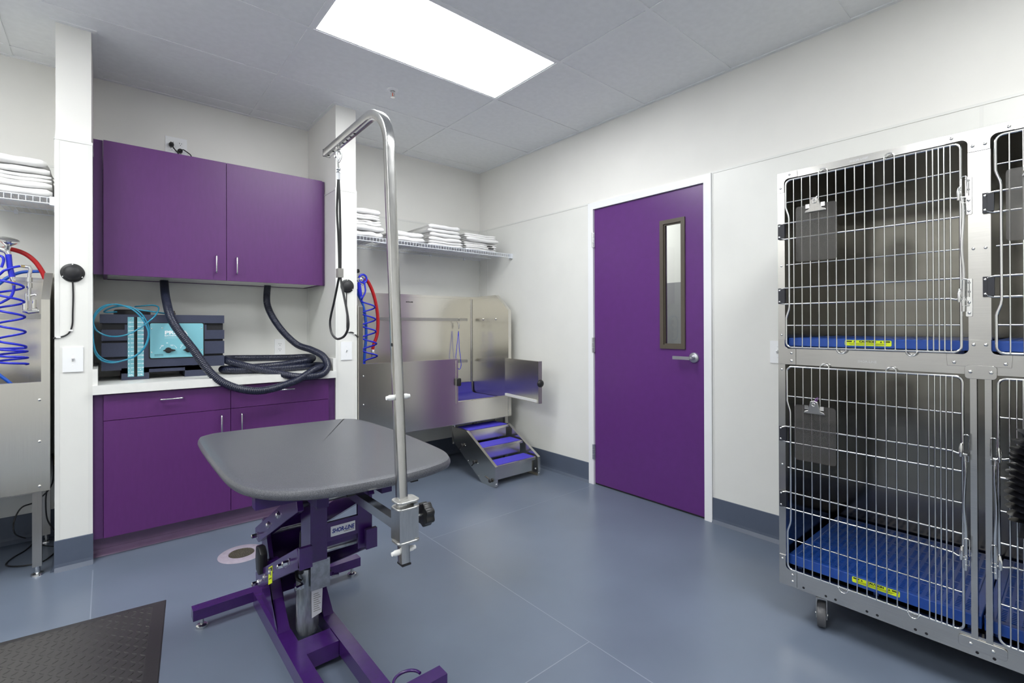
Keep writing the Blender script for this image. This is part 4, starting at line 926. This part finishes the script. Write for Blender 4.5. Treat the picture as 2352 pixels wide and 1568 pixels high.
# warning sticker, foot-pedal grip and black knob
xo = -2.4163
wl = obj('warning_label', prism(B(), [(-1.950,0.252),(-2.004,0.281),(-2.008,0.347),(-1.954,0.318)], lambda a,z:(xo,a,z), lambda a,z:(xo-0.0006,a,z)), M_['yellow'], gt)
obj('label_band', prism(B(), [(-1.958,0.302),(-2.003,0.326),(-2.0035,0.340),(-1.9585,0.316)], lambda a,z:(xo-0.0006,a,z), lambda a,z:(xo-0.001,a,z)), M_['ink_black'], wl)
obj('label_band', prism(B(), [(-1.960,0.275),(-1.995,0.294),(-1.9955,0.298),(-1.9605,0.279)], lambda a,z:(xo-0.0006,a,z), lambda a,z:(xo-0.001,a,z)), M_['ink_black'], wl)
obj('grip', bevel(prism_x([(-1.800,0.255),(-1.835,0.245),(-1.868,0.262),(-1.872,0.34),(-1.84,0.36),(-1.80,0.352),(-1.790,0.30)], -2.428, -2.400), 0.006, 2), M_['black'], gt, 40)

# ---- grooming arm
AX = -2.265
hw = 0.0130
def sq_tube(pts, s):
    """square tube in the plane x = AX"""
    b = B(); rings = []; N = len(pts)
    for i in range(N):
        a = pts[max(i-1,0)]; c = pts[min(i+1,N-1)]; d = Vector((0,c[0]-a[0],c[1]-a[1])).normalized(); u = Vector((0,-d.z,d.y)); p = Vector((AX,pts[i][0],pts[i][1])); r = 0.003
        ring = []
        for x_, w_ in rrect(-s,s,-s,s,r,2): ring.append(b.verts.new(p+Vector((x_,0,0))+u*w_))
        rings.append(ring)
    k = len(rings[0])
    for a, c in zip(rings[:-1], rings[1:]):
        for j in range(k): b.faces.new((a[j],a[(j+1)%k],c[(j+1)%k],c[j]))
    b.faces.new(list(reversed(rings[0]))); b.faces.new(rings[-1])
    return b
pb0, pb1 = Vector((-2.746,0.585)), Vector((-2.662,1.715))
path = [(pb0.x+(pb1.x-pb0.x)*i/6, pb0.y+(pb1.y-pb0.y)*i/6) for i in range(7)]
arcC = Vector((-2.660+0.132, 1.735)); 
for i in range(0, 13):
    a = PI - (PI/2)*i/12 ; path.append((arcC.x+0.134*math.cos(a), arcC.y+0.134*math.sin(a)))
path += [(-2.45,1.868),(-2.25,1.864),(-2.150,1.862)]
ga = post = obj('grooming_arm', sq_tube(path, hw), M_['steel_post'], gt, 30); ga['label'] = 'stainless square tube grooming arm clamped to the table end'
obj('end_cap', bbox(AX-hw,AX+hw,-2.151,-2.147,1.862-hw,1.862+hw,0.001,1), M_['black'], ga)
obj('foot_cap', bbox(AX-hw,AX+hw,-2.761,-2.731,0.580,0.5845,0.001,1), M_['black'], ga)
for y in (-2.170,-2.218,-2.312,-2.345,-2.378,-2.411): obj('hole', lathe(B(), [(0.0042,0),(0.0042,0.0006),(0,0.0006)], (AX,y,1.8488+0.02*(-2.15-y)), (0,0,-1), 12), M_['recess'], post)
for z, y in ((1.175,-2.7025),): obj('hole', lathe(B(), [(0.005,0),(0.005,0.0006),(0,0.0006)], (AX-hw,y,z), (-1,0,0), 12), M_['recess'], post)
def pin(z, par):
    y = pb0.x+(pb1.x-pb0.x)*(z-pb0.y)/(pb1.y-pb0.y)
    for s in (-1,1): obj('peg', lathe(B(), [(0.0075,0),(0.0078,0.013),(0.0065,0.015),(0.0055,0.019),(0.0055,0.022),(0,0.023)], (AX+s*hw,y,z), (s,0,0), 16), M_['nylon'], par, 40)
pin(0.615, ga); pin(1.030, ga)
cy_ = -2.741
obj('bracket_bar', bbox(AX-0.0135,AX+0.0135,-2.712,-2.30,0.665,0.692,0.002,1), M_['steel_post'], ga)
for z0, z1 in ((0.748,0.754),(0.731,0.736),(0.640,0.646)):
    obj('collar_plate', bevel(prism_z(rrect(AX-0.026,AX+0.040,cy_-0.027,cy_+0.027,0.014), z0, z1), 0.001, 1), M_['galv'], ga)
b = B()
for c in ((AX-0.022,AX+0.022,cy_-0.024,cy_-0.0195),(AX-0.022,AX+0.022,cy_+0.024,cy_+0.0285),(AX-0.022,AX-0.0175,cy_-0.0195,cy_+0.024)): box(b, *c, 0.6461, 0.7309)
obj('clamp_sleeve', bevel(b, 0.001, 1), M_['steel_post'], ga)
obj('clamp_jaw', bbox(AX+0.021,AX+0.036,cy_-0.021,cy_+0.021,0.6465,0.742,0.004,2), M_['steel_post'], ga)
obj('clamp_screw', tube(B(), [(AX+0.036,cy_,0.697),(AX+0.060,cy_,0.697)], 0.0045, 10), M_['nickel'], ga, 50)
kpoly = []
for i in range(60):
    a = 2*PI*i/60; r = 0.031+0.0025*math.cos(7*a); kpoly.append((cy_+r*math.cos(a), 0.697+r*math.sin(a)))
obj('clamp_knob', bevel(prism_x(kpoly, AX+0.056, AX+0.082), 0.003, 2, 0.9), M_['black'], ga, 40)

# ---- grooming loop
gl = thing('grooming_loop', 'black cord grooming loop with swivel snap hanging from the arm', 'grooming loop', (AX,-2.266,1.85))
LY = -2.266
def Q(px, py): return P(px, py, 'x', AX)
def qz(py): return Q(777, py).z
def hk_(dx, py, dy=0.0): return (AX+dx, LY+dy, qz(py))
obj('eye_bolt', tube(B(), [(AX,LY,1.885),(AX,LY,qz(336))], 0.0035, 8), M_['chrome'], gl, 50)
obj('nut', lathe(B(), [(0.008,0),(0.008,0.006),(0,0.006)], (AX,LY,1.8772), (0,0,1), 6), M_['chrome'], gl)
obj('eye_ring', tube(B(), [(AX+0.007*math.cos(a),LY,qz(342)+0.009*math.sin(a)) for a in [2*PI*i/18 for i in range(18)]], 0.0022, 6, closed=True), M_['chrome'], gl, 60)
obj('snap_hook', tube(B(), cr([hk_(0.001,388),hk_(-0.003,375,-0.002),hk_(-0.005,362,-0.002),hk_(-0.005,350),hk_(0.003,345),hk_(0.010,353),hk_(0.008,362),hk_(0.001,372)],5), 0.0040, 8), M_['nickel'], gl, 60)
obj('thumb_stud', lathe(B(), [(0.003,0),(0.003,0.008),(0.004,0.009),(0,0.010)], hk_(-0.006,362), (-1,-0.4,0), 8), M_['nickel'], gl)
obj('swivel', tube(B(), [hk_(0.001,386),hk_(0,390),hk_(0,392),hk_(0,397)], [0.006,0.007,0.004,0.008], 12), M_['nickel'], gl, 50)
obj('sleeve', tube(B(), [hk_(0,396),hk_(0,413)], 0.0065, 12), M_['label_white'], gl, 50)
left = [(777,411),(775,450),(774,490),(777,540),(779,600),(779,632),(776,650),(768,690),(760,725),(758,745),(762,765),(772,777),(782,777),(792,770),(797,755),(798,738),(794,710),(788,680),(782,650),(780,632),(780,600),(780,550),(781,500),(780,455),(777.6,411)]
LP = [Q(*c) for c in left]
for i, p in enumerate(LP): p.x += (0.003 if 13 < i < 22 else 0.0)
obj('cord', tube(B(), cr(LP, 6), 0.0040, 8), M_['rubber'], gl, 60)
sp = Q(779.5,626); obj('slider', bbox(AX-0.008,AX+0.010,sp.y-0.012,sp.y+0.012,sp.z-0.017,sp.z+0.014,0.003,2), M_['steel_dark'], gl)

# ================================================================== CAGE BANK
X0 = -0.712; CYL, CYR = -3.112, -4.349; CB = -0.030
CS, CI, CH = M_['cage_steel'], M_['cage_inner_shaded'], M_['chrome']
kc = thing('cage_bank', 'stainless steel kennel cage bank on casters against the side wall', 'cage', (-0.37,(CYL+CYR)/2,0))
def kb_(name, x0,x1,y0,y1,z0,z1,w=0.0015,m=None,par=None): return obj(name, bbox(x0,x1,y0,y1,z0,z1,w,1), m or CS, par or kc)
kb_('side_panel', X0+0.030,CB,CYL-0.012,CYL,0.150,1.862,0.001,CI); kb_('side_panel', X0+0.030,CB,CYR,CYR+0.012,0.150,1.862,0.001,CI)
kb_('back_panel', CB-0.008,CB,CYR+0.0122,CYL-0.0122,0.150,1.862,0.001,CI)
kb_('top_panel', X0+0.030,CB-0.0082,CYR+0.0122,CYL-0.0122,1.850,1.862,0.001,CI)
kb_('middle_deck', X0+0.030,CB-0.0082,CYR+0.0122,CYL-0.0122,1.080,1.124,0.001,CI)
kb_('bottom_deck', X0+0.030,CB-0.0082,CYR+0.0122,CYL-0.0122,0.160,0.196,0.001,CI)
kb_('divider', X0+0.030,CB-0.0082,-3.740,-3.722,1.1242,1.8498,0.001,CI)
# front frame
FX0, FX1 = X0, X0+0.030
kb_('stile', FX0,FX1,CYL-0.027,CYL,0.206,1.838); kb_('stile', FX0,FX1,CYR,CYR+0.027,0.206,1.838)
kb_('top_rail', FX0,FX1,CYR,CYL,1.838,1.866); kb_('middle_rail', FX0+0.001,FX1,CYR+0.0272,CYL-0.0272,1.062,1.128)
br = kb_('bottom_rail', FX0,FX1,CYR,CYL,0.138,0.206)
kb_('post', FX0+0.0005,FX1,-3.7575,-3.7035,1.1282,1.8378)
for y0, y1 in ((-3.7225,-3.7065),(-3.7575,-3.7415)): kb_('divider_post', FX0-0.004,FX1-0.004,y0,y1,0.185,1.070,0.003)
def fil(cy, cz, sy, sz, r=0.018, rev=False):
    pts = [(cy+sy*r*(1-math.cos(a)), cz+sz*r*(1-math.sin(a))) for a in [PI/2*i/6 for i in range(7)]]   # from the stile to the rail
    return pts if not rev else pts[::-1]
def fplate(poly, name='corner_plate', d=0.003, x=None):
    xx = (x if x is not None else FX0)
    return obj(name, bevel(prism(B(), poly, lambda a,z:(xx-0.0002,a,z), lambda a,z:(xx-d,a,z)), 0.0007, 1), CS, kc)
fplate(rrect(-3.770,-3.694,1.048,1.092,0.010), 'post_plate', 0.0045, FX0-0.003); fplate(rrect(-3.790,-3.675,0.160,0.196,0.008), 'post_plate', 0.0045, FX0-0.001)
ZT, ZM, ZN, ZB = 1.838, 1.128, 1.062, 0.206; YA, YB, YC = CYL-0.027, -3.7035, -3.7575
fplate([(CYL-0.002,1.865),(-3.188,1.865),(-3.190,ZT-0.0005)] + fil(YA,ZT,-1,-1,rev=True) + [(YA,1.783),(CYL-0.002,1.783)])
fplate([(-3.650,1.8655),(-3.810,1.8655),(-3.812,ZT-0.0005)] + fil(YC,ZT,-1,-1,rev=True) + [(YC,1.793),(YB,1.793)] + fil(YB,ZT,1,-1) + [(-3.648,ZT-0.0005)])
fplate([(-3.650,1.088),(-3.648,ZM+0.0005)] + fil(YB,ZM,1,1,rev=True) + [(YB,1.176),(YC,1.176)] + fil(YC,ZM,-1,1) + [(-3.805,ZM+0.0005),(-3.803,1.088)])
fplate([(CYL-0.002,1.062),(-3.180,1.062),(-3.180,ZM+0.0005)] + fil(YA,ZM,-1,1,rev=True) + [(YA,1.165),(CYL-0.002,1.165)])
fplate([(CYL-0.002,0.142),(-3.180,0.142),(-3.180,ZB+0.0005)] + fil(YA,ZB,-1,1,rev=True) + [(YA,0.262),(CYL-0.002,0.262)])
fx = FX0-0.003
screws(kc, [(fx,y,z) for y,z in ((-3.160,1.854),(-3.125,1.803),(-3.664,1.852),(-3.800,1.850),(-3.716,1.812),(-3.745,1.812),(-3.716,1.160),(-3.745,1.160),(-3.668,1.100),(-3.790,1.100),(-3.165,1.110),(-3.165,1.078),(-3.126,0.245),(-3.165,0.190),(-3.165,0.163))], (-1,0,0), 0.0055)
screws(kc, [(FX0,y,z) for y,z in ((-3.126,1.475),(-3.126,1.185),(-3.126,1.040),(-3.126,0.640),(-3.716,1.475),(-3.745,1.475))], (-1,0,0), 0.0045)
screws(kc, [(FX0-0.0075,y,1.071) for y in (-3.708,-3.757)] + [(FX0-0.0055,y,0.177) for y in (-3.705,-3.758)], (-1,0,0), 0.0055)
for y in (-3.205,-3.285,-3.318,-3.420,-3.452,-3.562,-3.592,-3.720,-3.760,-3.87,-3.90,-4.05,-4.08): obj('hole', lathe(B(), [(0.0045,0),(0.0045,0.0005),(0,0.0005)], (FX0,y,0.152), (-1,0,0), 10), M_['recess'], br)
text('lettering', 'SHOR-LINE', 0.012, (FX0-0.0006,-3.372,1.8475), (0,-1,0), (0,0,1), M_['nickel'], kc, 0.0003)
text('lettering', 'SHOR-LINE', 0.012, (FX0+0.0004,-3.395,1.084), (0,-1,0), (0,0,1), M_['nickel'], kc, 0.0003)
OFFS = [.031,.061,.092,.122,.153,.182,.213,.243,.274,.303,.334,.364,.394,.424,.453,.469,.484,.498,.514]
def cage_door(h, d, zt, zb, rows, strike):
    """wire gate: hinge side at y=h, opening towards d, between zb and zt"""
    DW = 0.539; l = h+d*DW; xd = X0-0.010; R = 0.020
    def pt(o, z, x=xd): return Vector((x, h+d*o, z))
    z1, z2 = rows[0]-0.02, rows[-1]+0.03
    path = []
    for cx_, cz_, a0 in ((DW-R,zt-R,0),(R,zt-R,PI/2),(R,zb+R,PI),(DW-R,zb+R,1.5*PI)):
        for i in range(6):
            a = a0+PI/2*i/5; path.append(pt(cx_+R*math.cos(a), cz_+R*math.sin(a)))
        if a0 == PI/2: path += [pt(0,z1), pt(0.003,z1-0.012), pt(0.010,z1-0.035), pt(0.012,z1-0.048), pt(0.012,z2+0.05), pt(0.010,z2+0.035), pt(0.002,z2+0.010), pt(0,z2)]
    dr = obj('gate', tube(B(), path, 0.0042, 10, closed=True), CH, kc, 60)
    loops_t, loops_b = ((3,4),(10,11)), ((5,6),(12,13))
    me = None
    for k, o in enumerate(OFFS):
        if me is None:
            q = obj('bar', tube(B(), [(0,0,0),(0,0,zt-zb)], 0.0024, 7), CH, dr, 60); me = q.data
        else: q = put('bar', me, None, dr)
        q.location = pt(o, zb, xd-0.003)
    for pr, z, s in [(p, zt, 1) for p in loops_t]+[(p, zb, -1) for p in loops_b]:
        o0, o1 = OFFS[pr[0]], OFFS[pr[1]]; c = (o0+o1)/2; r = (o1-o0)/2
        obj('wire_loop', tube(B(), [pt(c-r*math.cos(a), z+s*(0.002+0.016*math.sin(a)), xd-0.003) for a in [PI*i/10 for i in range(11)]], 0.0024, 7), CH, dr, 60)
    hr = (1,2,4,5); lr = (1,5)
    for i, z in enumerate(rows):
        thick = 0.0034 if i in (1,2,4,5) else 0.0026
        p = [pt(0.0,z,xd+0.003), pt(DW-0.06,z,xd+0.003), pt(DW,z,xd+0.003)]
        if i in hr: p = [pt(-0.020,z-0.006*(1 if i in (1,4) else -1),xd-0.002), pt(-0.012,z-0.002*(1 if i in (1,4) else -1),xd-0.001), pt(-0.004,z,xd+0.002)] + p[1:]
        if i in lr: p = p[:-1]+[pt(DW-0.028,z,xd), pt(DW-0.012,z-0.004,xd-0.007), pt(DW+0.012,z-0.005,xd-0.008)]
        obj('rod', tube(B(), p, thick, 8), CH, dr, 60)
    for a, c in ((1,2),(4,5)):
        za, zc = rows[a], rows[c]; y0 = h-d*0.031; y1 = h-d*0.004
        hg = obj('hinge', bbox(X0-0.012,X0-0.0006,y0,y0+d*0.012,zc+0.001,za-0.001,0.002,1), M_['hinge_black'], dr)
        obj('knuckle', bbox(X0-0.017,X0-0.001,y0+d*0.0125,y1,zc+0.004,za-0.004,0.003,2), M_['hinge_black'], hg)
        screws(hg, [(X0-0.012,y0+d*0.006,z) for z in (zc+0.010,za-0.010)], (-1,0,0), 0.0045)
    # spring latch
    la = obj('latch_rod', tube(B(), cr([pt(DW+0.006,rows[1]-0.01,xd-0.010),pt(DW+0.008,rows[2],xd-0.012),pt(DW+0.004,rows[3],xd-0.014),pt(DW+0.008,rows[4]+0.01,xd-0.012),pt(DW+0.007,rows[5]-0.045,xd-0.012)],5), 0.0042, 8), CH, dr, 60)
    for i in lr:
        z = rows[i]
        hk = [pt(DW+0.004,z+0.004,xd-0.016), pt(DW+0.004,z+0.058,xd-0.016), pt(DW+0.007,z+0.061,xd-0.016), pt(DW+0.014,z+0.061,xd-0.016), pt(DW+0.017,z+0.058,xd-0.016), pt(DW+0.017,z+0.004,xd-0.016)]
        obj('hook', tube(B(), hk, 0.0017, 6, closed=True), CH, la, 60)
        obj('catch', tube(B(), [pt(DW+0.005,z-0.008,xd-0.016), pt(DW+0.005,z-0.026,xd-0.016), pt(DW+0.016,z-0.026,xd-0.016), pt(DW+0.016,z-0.008,xd-0.016)], 0.0018, 6, closed=True), CH, la, 60)
        obj('latch_body', tube(B(), [pt(DW-0.004,z-0.014,xd-0.010), pt(DW-0.003,z+0.014,xd-0.010), pt(DW-0.002,z+0.030,xd-0.008)], [0.0045,0.0065,0.004], 10), CH, la, 60)
        if strike:
            lo = z-0.062
            sp_ = obj('strike_plate', bevel(prism(B(), rrect(l+d*0.0185-0.0085, l+d*0.0185+0.0085, lo, lo+0.126, 0.004), lambda a,b_:(X0-0.0002,a,b_), lambda a,b_:(X0-0.004,a,b_)), 0.0006, 1), CH, dr)
            screws(sp_, [(X0-0.004,l+d*0.019,lo+0.012),(X0-0.004,l+d*0.019,lo+0.047)], (-1,0,0), 0.0045, M_['nickel'])
            for zz in (0.082,0.112): obj('slot', lathe(B(), [(0.004,0),(0.004,0.0004),(0,0.0004)], (X0-0.004,l+d*0.019,lo+zz), (-1,0,0), 10), M_['gap'], sp_)
    return dr
RU = [1.737,1.651,1.585,1.477,1.381,1.314,1.225]; RL = [.931,.804,.740,.634,.532,.464,.338]
cage_door(-3.148,-1,1.828,1.134,RU,True); cage_door(-3.770,-1,1.828,1.134,RU,False)
cage_door(-3.150,-1,1.054,0.213,RL,False); cage_door(-4.312,1,1.054,0.213,RL,False)
# handle bar bent into the upper back wall reflection: small bowl holder ring
# casters
for x in (-0.655,-0.10):
    for y in (-3.252,-4.205):
        cs = obj('caster', bevel(prism_z(rrect(x-0.032,x+0.032,y-0.032,y+0.032,0.006), 0.1275, 0.1378), 0.001, 1), M_['galv'], kc)
        b = B(); box(b, x-0.030,x+0.022,y-0.019,y-0.0165,0.040,0.118); box(b, x-0.030,x+0.022,y+0.0165,y+0.019,0.040,0.118); box(b, x-0.030,x+0.022,y-0.019,y+0.019,0.1182,0.122); lathe(b, [(0.020,0.1222),(0.020,0.1274)], (x,y,0), (0,0,1), 16)
        RZ = Matrix.Translation((x,y,0)) @ Matrix.Rotation(math.radians(17 if y > -4 else -30), 4, 'Z') @ Matrix.Translation((-x,-y,0)); bmesh.ops.transform(b, matrix=RZ, verts=b.verts); obj('fork', b, M_['galv'], cs)
        b = lathe(B(), [(0.030,-0.0155),(0.048,-0.0145),(0.050,-0.010),(0.050,0.010),(0.048,0.0145),(0.030,0.0155)], (x-0.008,y,0.050), (0,1,0), 28); bmesh.ops.transform(b, matrix=RZ, verts=b.verts); obj('wheel', b, M_['wheel'], cs, 40)
        b = tube(B(), [(x-0.008,y-0.022,0.050),(x-0.008,y+0.022,0.050)], 0.006, 8); bmesh.ops.transform(b, matrix=RZ, verts=b.verts); obj('axle', b, M_['nickel'], cs)
# perforated floor mats
def kennel_mat(y0, y1, z0, z1, gap, lab, sticker=None):
    x0, x1 = -0.680, -0.055
    t = thing('kennel_mat', lab, 'mat', ((x0+x1)/2,(y0+y1)/2,z0))
    b = B(); e = 0.022; cx_, cy_ = 0.0135, 0.0255
    nx = int((x1-x0-2*e)/cx_); ny = int((y1-y0-2*e)/cy_); ax = (x0+x1-nx*cx_)/2; ay = (y0+y1-ny*cy_)/2
    vc = {}
    def V(x,y,z):
        k = (round(x,5),round(y,5),round(z,5))
        if k not in vc: vc[k] = b.verts.new((x,y,z))
        return vc[k]
    for i in range(nx):
        for j in range(ny):
            xa, xb, ya, yb = ax+i*cx_, ax+(i+1)*cx_, ay+j*cy_, ay+(j+1)*cy_
            c4 = [V(xa,ya,z1),V(xb,ya,z1),V(xb,yb,z1),V(xa,yb,z1)]
            if i % 8 == 7: b.faces.new(c4); continue
            mx_, my_ = (xa+xb)/2, (ya+yb)/2; hx, hy = cx_*0.31, cy_*0.30
            hole = [b.verts.new((mx_+sx*hx, my_+sy*hy, z1)) for sx,sy in ((-.55,-1),(.55,-1),(1,-.5),(1,.5),(.55,1),(-.55,1),(-1,.5),(-1,-.5))]
            low = [b.verts.new((v.co.x, v.co.y, z1-0.009)) for v in hole]
            for k in range(8): b.faces.new((hole[k],hole[(k+1)%8],low[(k+1)%8],low[k]))
            for f in ((c4[0],c4[1],hole[1],hole[0]),(c4[1],hole[2],hole[1]),(c4[1],c4[2],hole[3],hole[2]),(c4[2],hole[4],hole[3]),(c4[2],c4[3],hole[5],hole[4]),(c4[3],hole[6],hole[5]),(c4[3],c4[0],hole[7],hole[6]),(c4[0],hole[0],hole[7])): b.faces.new(f)
    obj('perforated_deck', b, M_['mat_blue'], t)
    rim = B(); xa, xb, ya, yb = ax, ax+nx*cx_, ay, ay+ny*cy_
    for c in ((x0,xa,y0,y1),(xb,x1,y0,y1),(xa,xb,y0,ya),(xa,xb,yb,y1)): box(rim, *c, z0+gap, z1)
    bmesh.ops.remove_doubles(rim, verts=rim.verts, dist=1e-5)
    obj('rim', bevel(rim, 0.003, 2), M_['mat_blue'], t)
    obj('hole_shade_sheet', box(B(), xa, xb, ya, yb, z1-0.0125, z1-0.0095), M_['mat_hole_shade'], t)  # dark sheet added below the holes to stand for the shade in them
    for y in (y0+0.03,(y0+y1)/2,y1-0.03): obj('runner', box(B(), x0+0.03,x1-0.02,y-0.008,y+0.008,z0,z0+gap), M_['mat_blue'], t)
    if sticker:
        ya, yb, za, zb = sticker; xf = x0-0.0006
        s = obj('warning_sticker', prism(B(), rrect(yb,ya,za,zb,0.004), lambda a,z:(x0-0.0001,a,z), lambda a,z:(xf,a,z)), M_['yellow'], t)
        h = zb-za; w = ya-yb; c = (ya+yb)/2; xb_ = xf-0.0003
        obj('band', box(B(), xb_,xf,c+w*0.34,ya-0.004,zb-h*0.34,zb-h*0.12), M_['ink_black'], s); obj('band', box(B(), xb_,xf,yb+0.004,c-w*0.34,zb-h*0.34,zb-h*0.12), M_['ink_black'], s)
        text('lettering', 'CAUTION', h*0.44, (xf-0.0003,c,zb-h*0.40), (0,-1,0), (0,0,1), M_['ink_black'], s, 0.0006, 0, 'CENTER', sx=1.25)
        for sy in (c+w*0.285, c-w*0.285):
            obj('warning_triangle', prism(B(), [(sy+h*0.17,zb-h*0.40),(sy-h*0.17,zb-h*0.40),(sy,zb-h*0.10)], lambda a,z:(xf,a,z), lambda a,z:(xb_,a,z)), M_['ink_black'], s)
        for k in range(3):
            obj('print_line', box(B(), xb_,xf,c-w*(0.40-0.03*k),c+w*(0.42-0.02*k),zb-h*(0.60+0.12*k),zb-h*(0.56+0.12*k)), M_['ink_black'], s)
kennel_mat(-3.708,-3.140,1.1245,1.172,0.013,'blue perforated mat in the upper cage next to the wall switch',(-3.345,-3.492,1.146,1.167))
kennel_mat(-4.325,-3.752,1.1245,1.172,0.013,'blue perforated mat in the upper cage with the second clipboard door')
kennel_mat(-3.728,-3.140,0.1965,0.258,0.021,'blue perforated mat with caution sticker on the lower cage floor',(-3.365,-3.513,0.231,0.252))
kennel_mat(-4.325,-3.734,0.1965,0.258,0.021,'blue perforated mat on the lower cage floor beside the black duct')
# clipboards hanging from the gates
def clipboard(y, zt, zr, lab, hookm):
    W2, Hh = 0.073, 0.225; x = X0-0.020
    t = thing('clipboard', lab, 'clipboard', (x,y,zt-Hh), 'clear clipboards hanging on the cage doors')
    obj('board', bevel(prism(B(), rrect(y-W2,y+W2,zt-Hh,zt,0.012), lambda a,z:(x+0.0015,a,z), lambda a,z:(x-0.0015,a,z)), 0.0005, 1), M_['acrylic'], t)
    xc = x-0.0018
    clip = [(y-0.038,zt-0.030),(y-0.034,zt-0.022),(y-0.022,zt-0.018),(y-0.016,zt+0.004),(y-0.013,zt+0.018),(y,zt+0.024),(y+0.013,zt+0.018),(y+0.016,zt+0.004),(y+0.022,zt-0.018),(y+0.034,zt-0.022),(y+0.038,zt-0.030)]
    cl_ = obj('clip', bevel(prism(B(), clip, lambda a,z:(xc,a,z), lambda a,z:(xc-0.006-(z-zt+0.03)*0.10,a,z)), 0.0012, 1), M_['steel_dark'], t)
    for s in (-1,1): obj('clip_spring', bbox(xc-0.006,xc-0.0002,y+s*0.020,y+s*0.034,zt-0.014,zt+0.002,0.003,2), CH, cl_)
    obj('grommet', tube(B(), [Vector((xc-0.0125,y+0.006*math.cos(a),zt+0.008+0.006*math.sin(a))) for a in [2*PI*i/16 for i in range(16)]], 0.0016, 6, closed=True), CH, cl_, 60)
    obj('hanging_tie', tube(B(), cr([(xc-0.010,y-0.004,zt+0.012),(xc-0.006,y-0.006,zr),(X0-0.004,y-0.006,zr+0.0045),(X0-0.002,y-0.006,zr-0.002),(xc-0.002,y-0.004,zt+0.016)],4), 0.0016, 6), M_[hookm], t, 60)
clipboard(-3.262,1.708,1.737,'clear smoky clipboard on the upper cage door beside the wall',  'chrome')
clipboard(-3.255,0.902,0.931,'clear smoky clipboard with a purple tie on the lower cage door', 'doorpaint')
clipboard(-3.866,1.712,1.737,'clear smoky clipboard on the upper cage door right of the centre post', 'chrome')
# flexible black dryer duct looped outside the lower gate
cpts = [Vector((X0-0.020,-4.03,0.955)), Vector((X0-0.07,-3.99,0.94)), P(2416,1005,'x',-0.81), P(2392,1065,'x',-0.81), P(2382,1130,'x',-0.81), P(2390,1190,'x',-0.81), P(2416,1225,'x',-0.81), Vector((X0-0.07,-4.0,0.55)), Vector((X0-0.020,-4.05,0.53))]
pts = resample(cr(cpts, 24), 0.0036)
b = tube(B(), pts, [0.048+(0.021 if i % 5 == 0 else 0.008 if i % 5 in (1,4) else 0.0) for i in range(len(pts))], 22)
fd = thing('flexible_duct', 'black ruffled flexible duct looped against the lower cage door', 'duct', (-0.81,-3.95,0.55))
obj('duct_hose', b, M_['vinyl'], fd, 50)
for p, q in ((cpts[0], cpts[1]), (cpts[-1], cpts[-2])):
    d = (q-p).normalized(); obj('end_collar', tube(B(), [p-d*0.004, p+d*0.030], 0.056, 24), M_['black'], fd, 40)
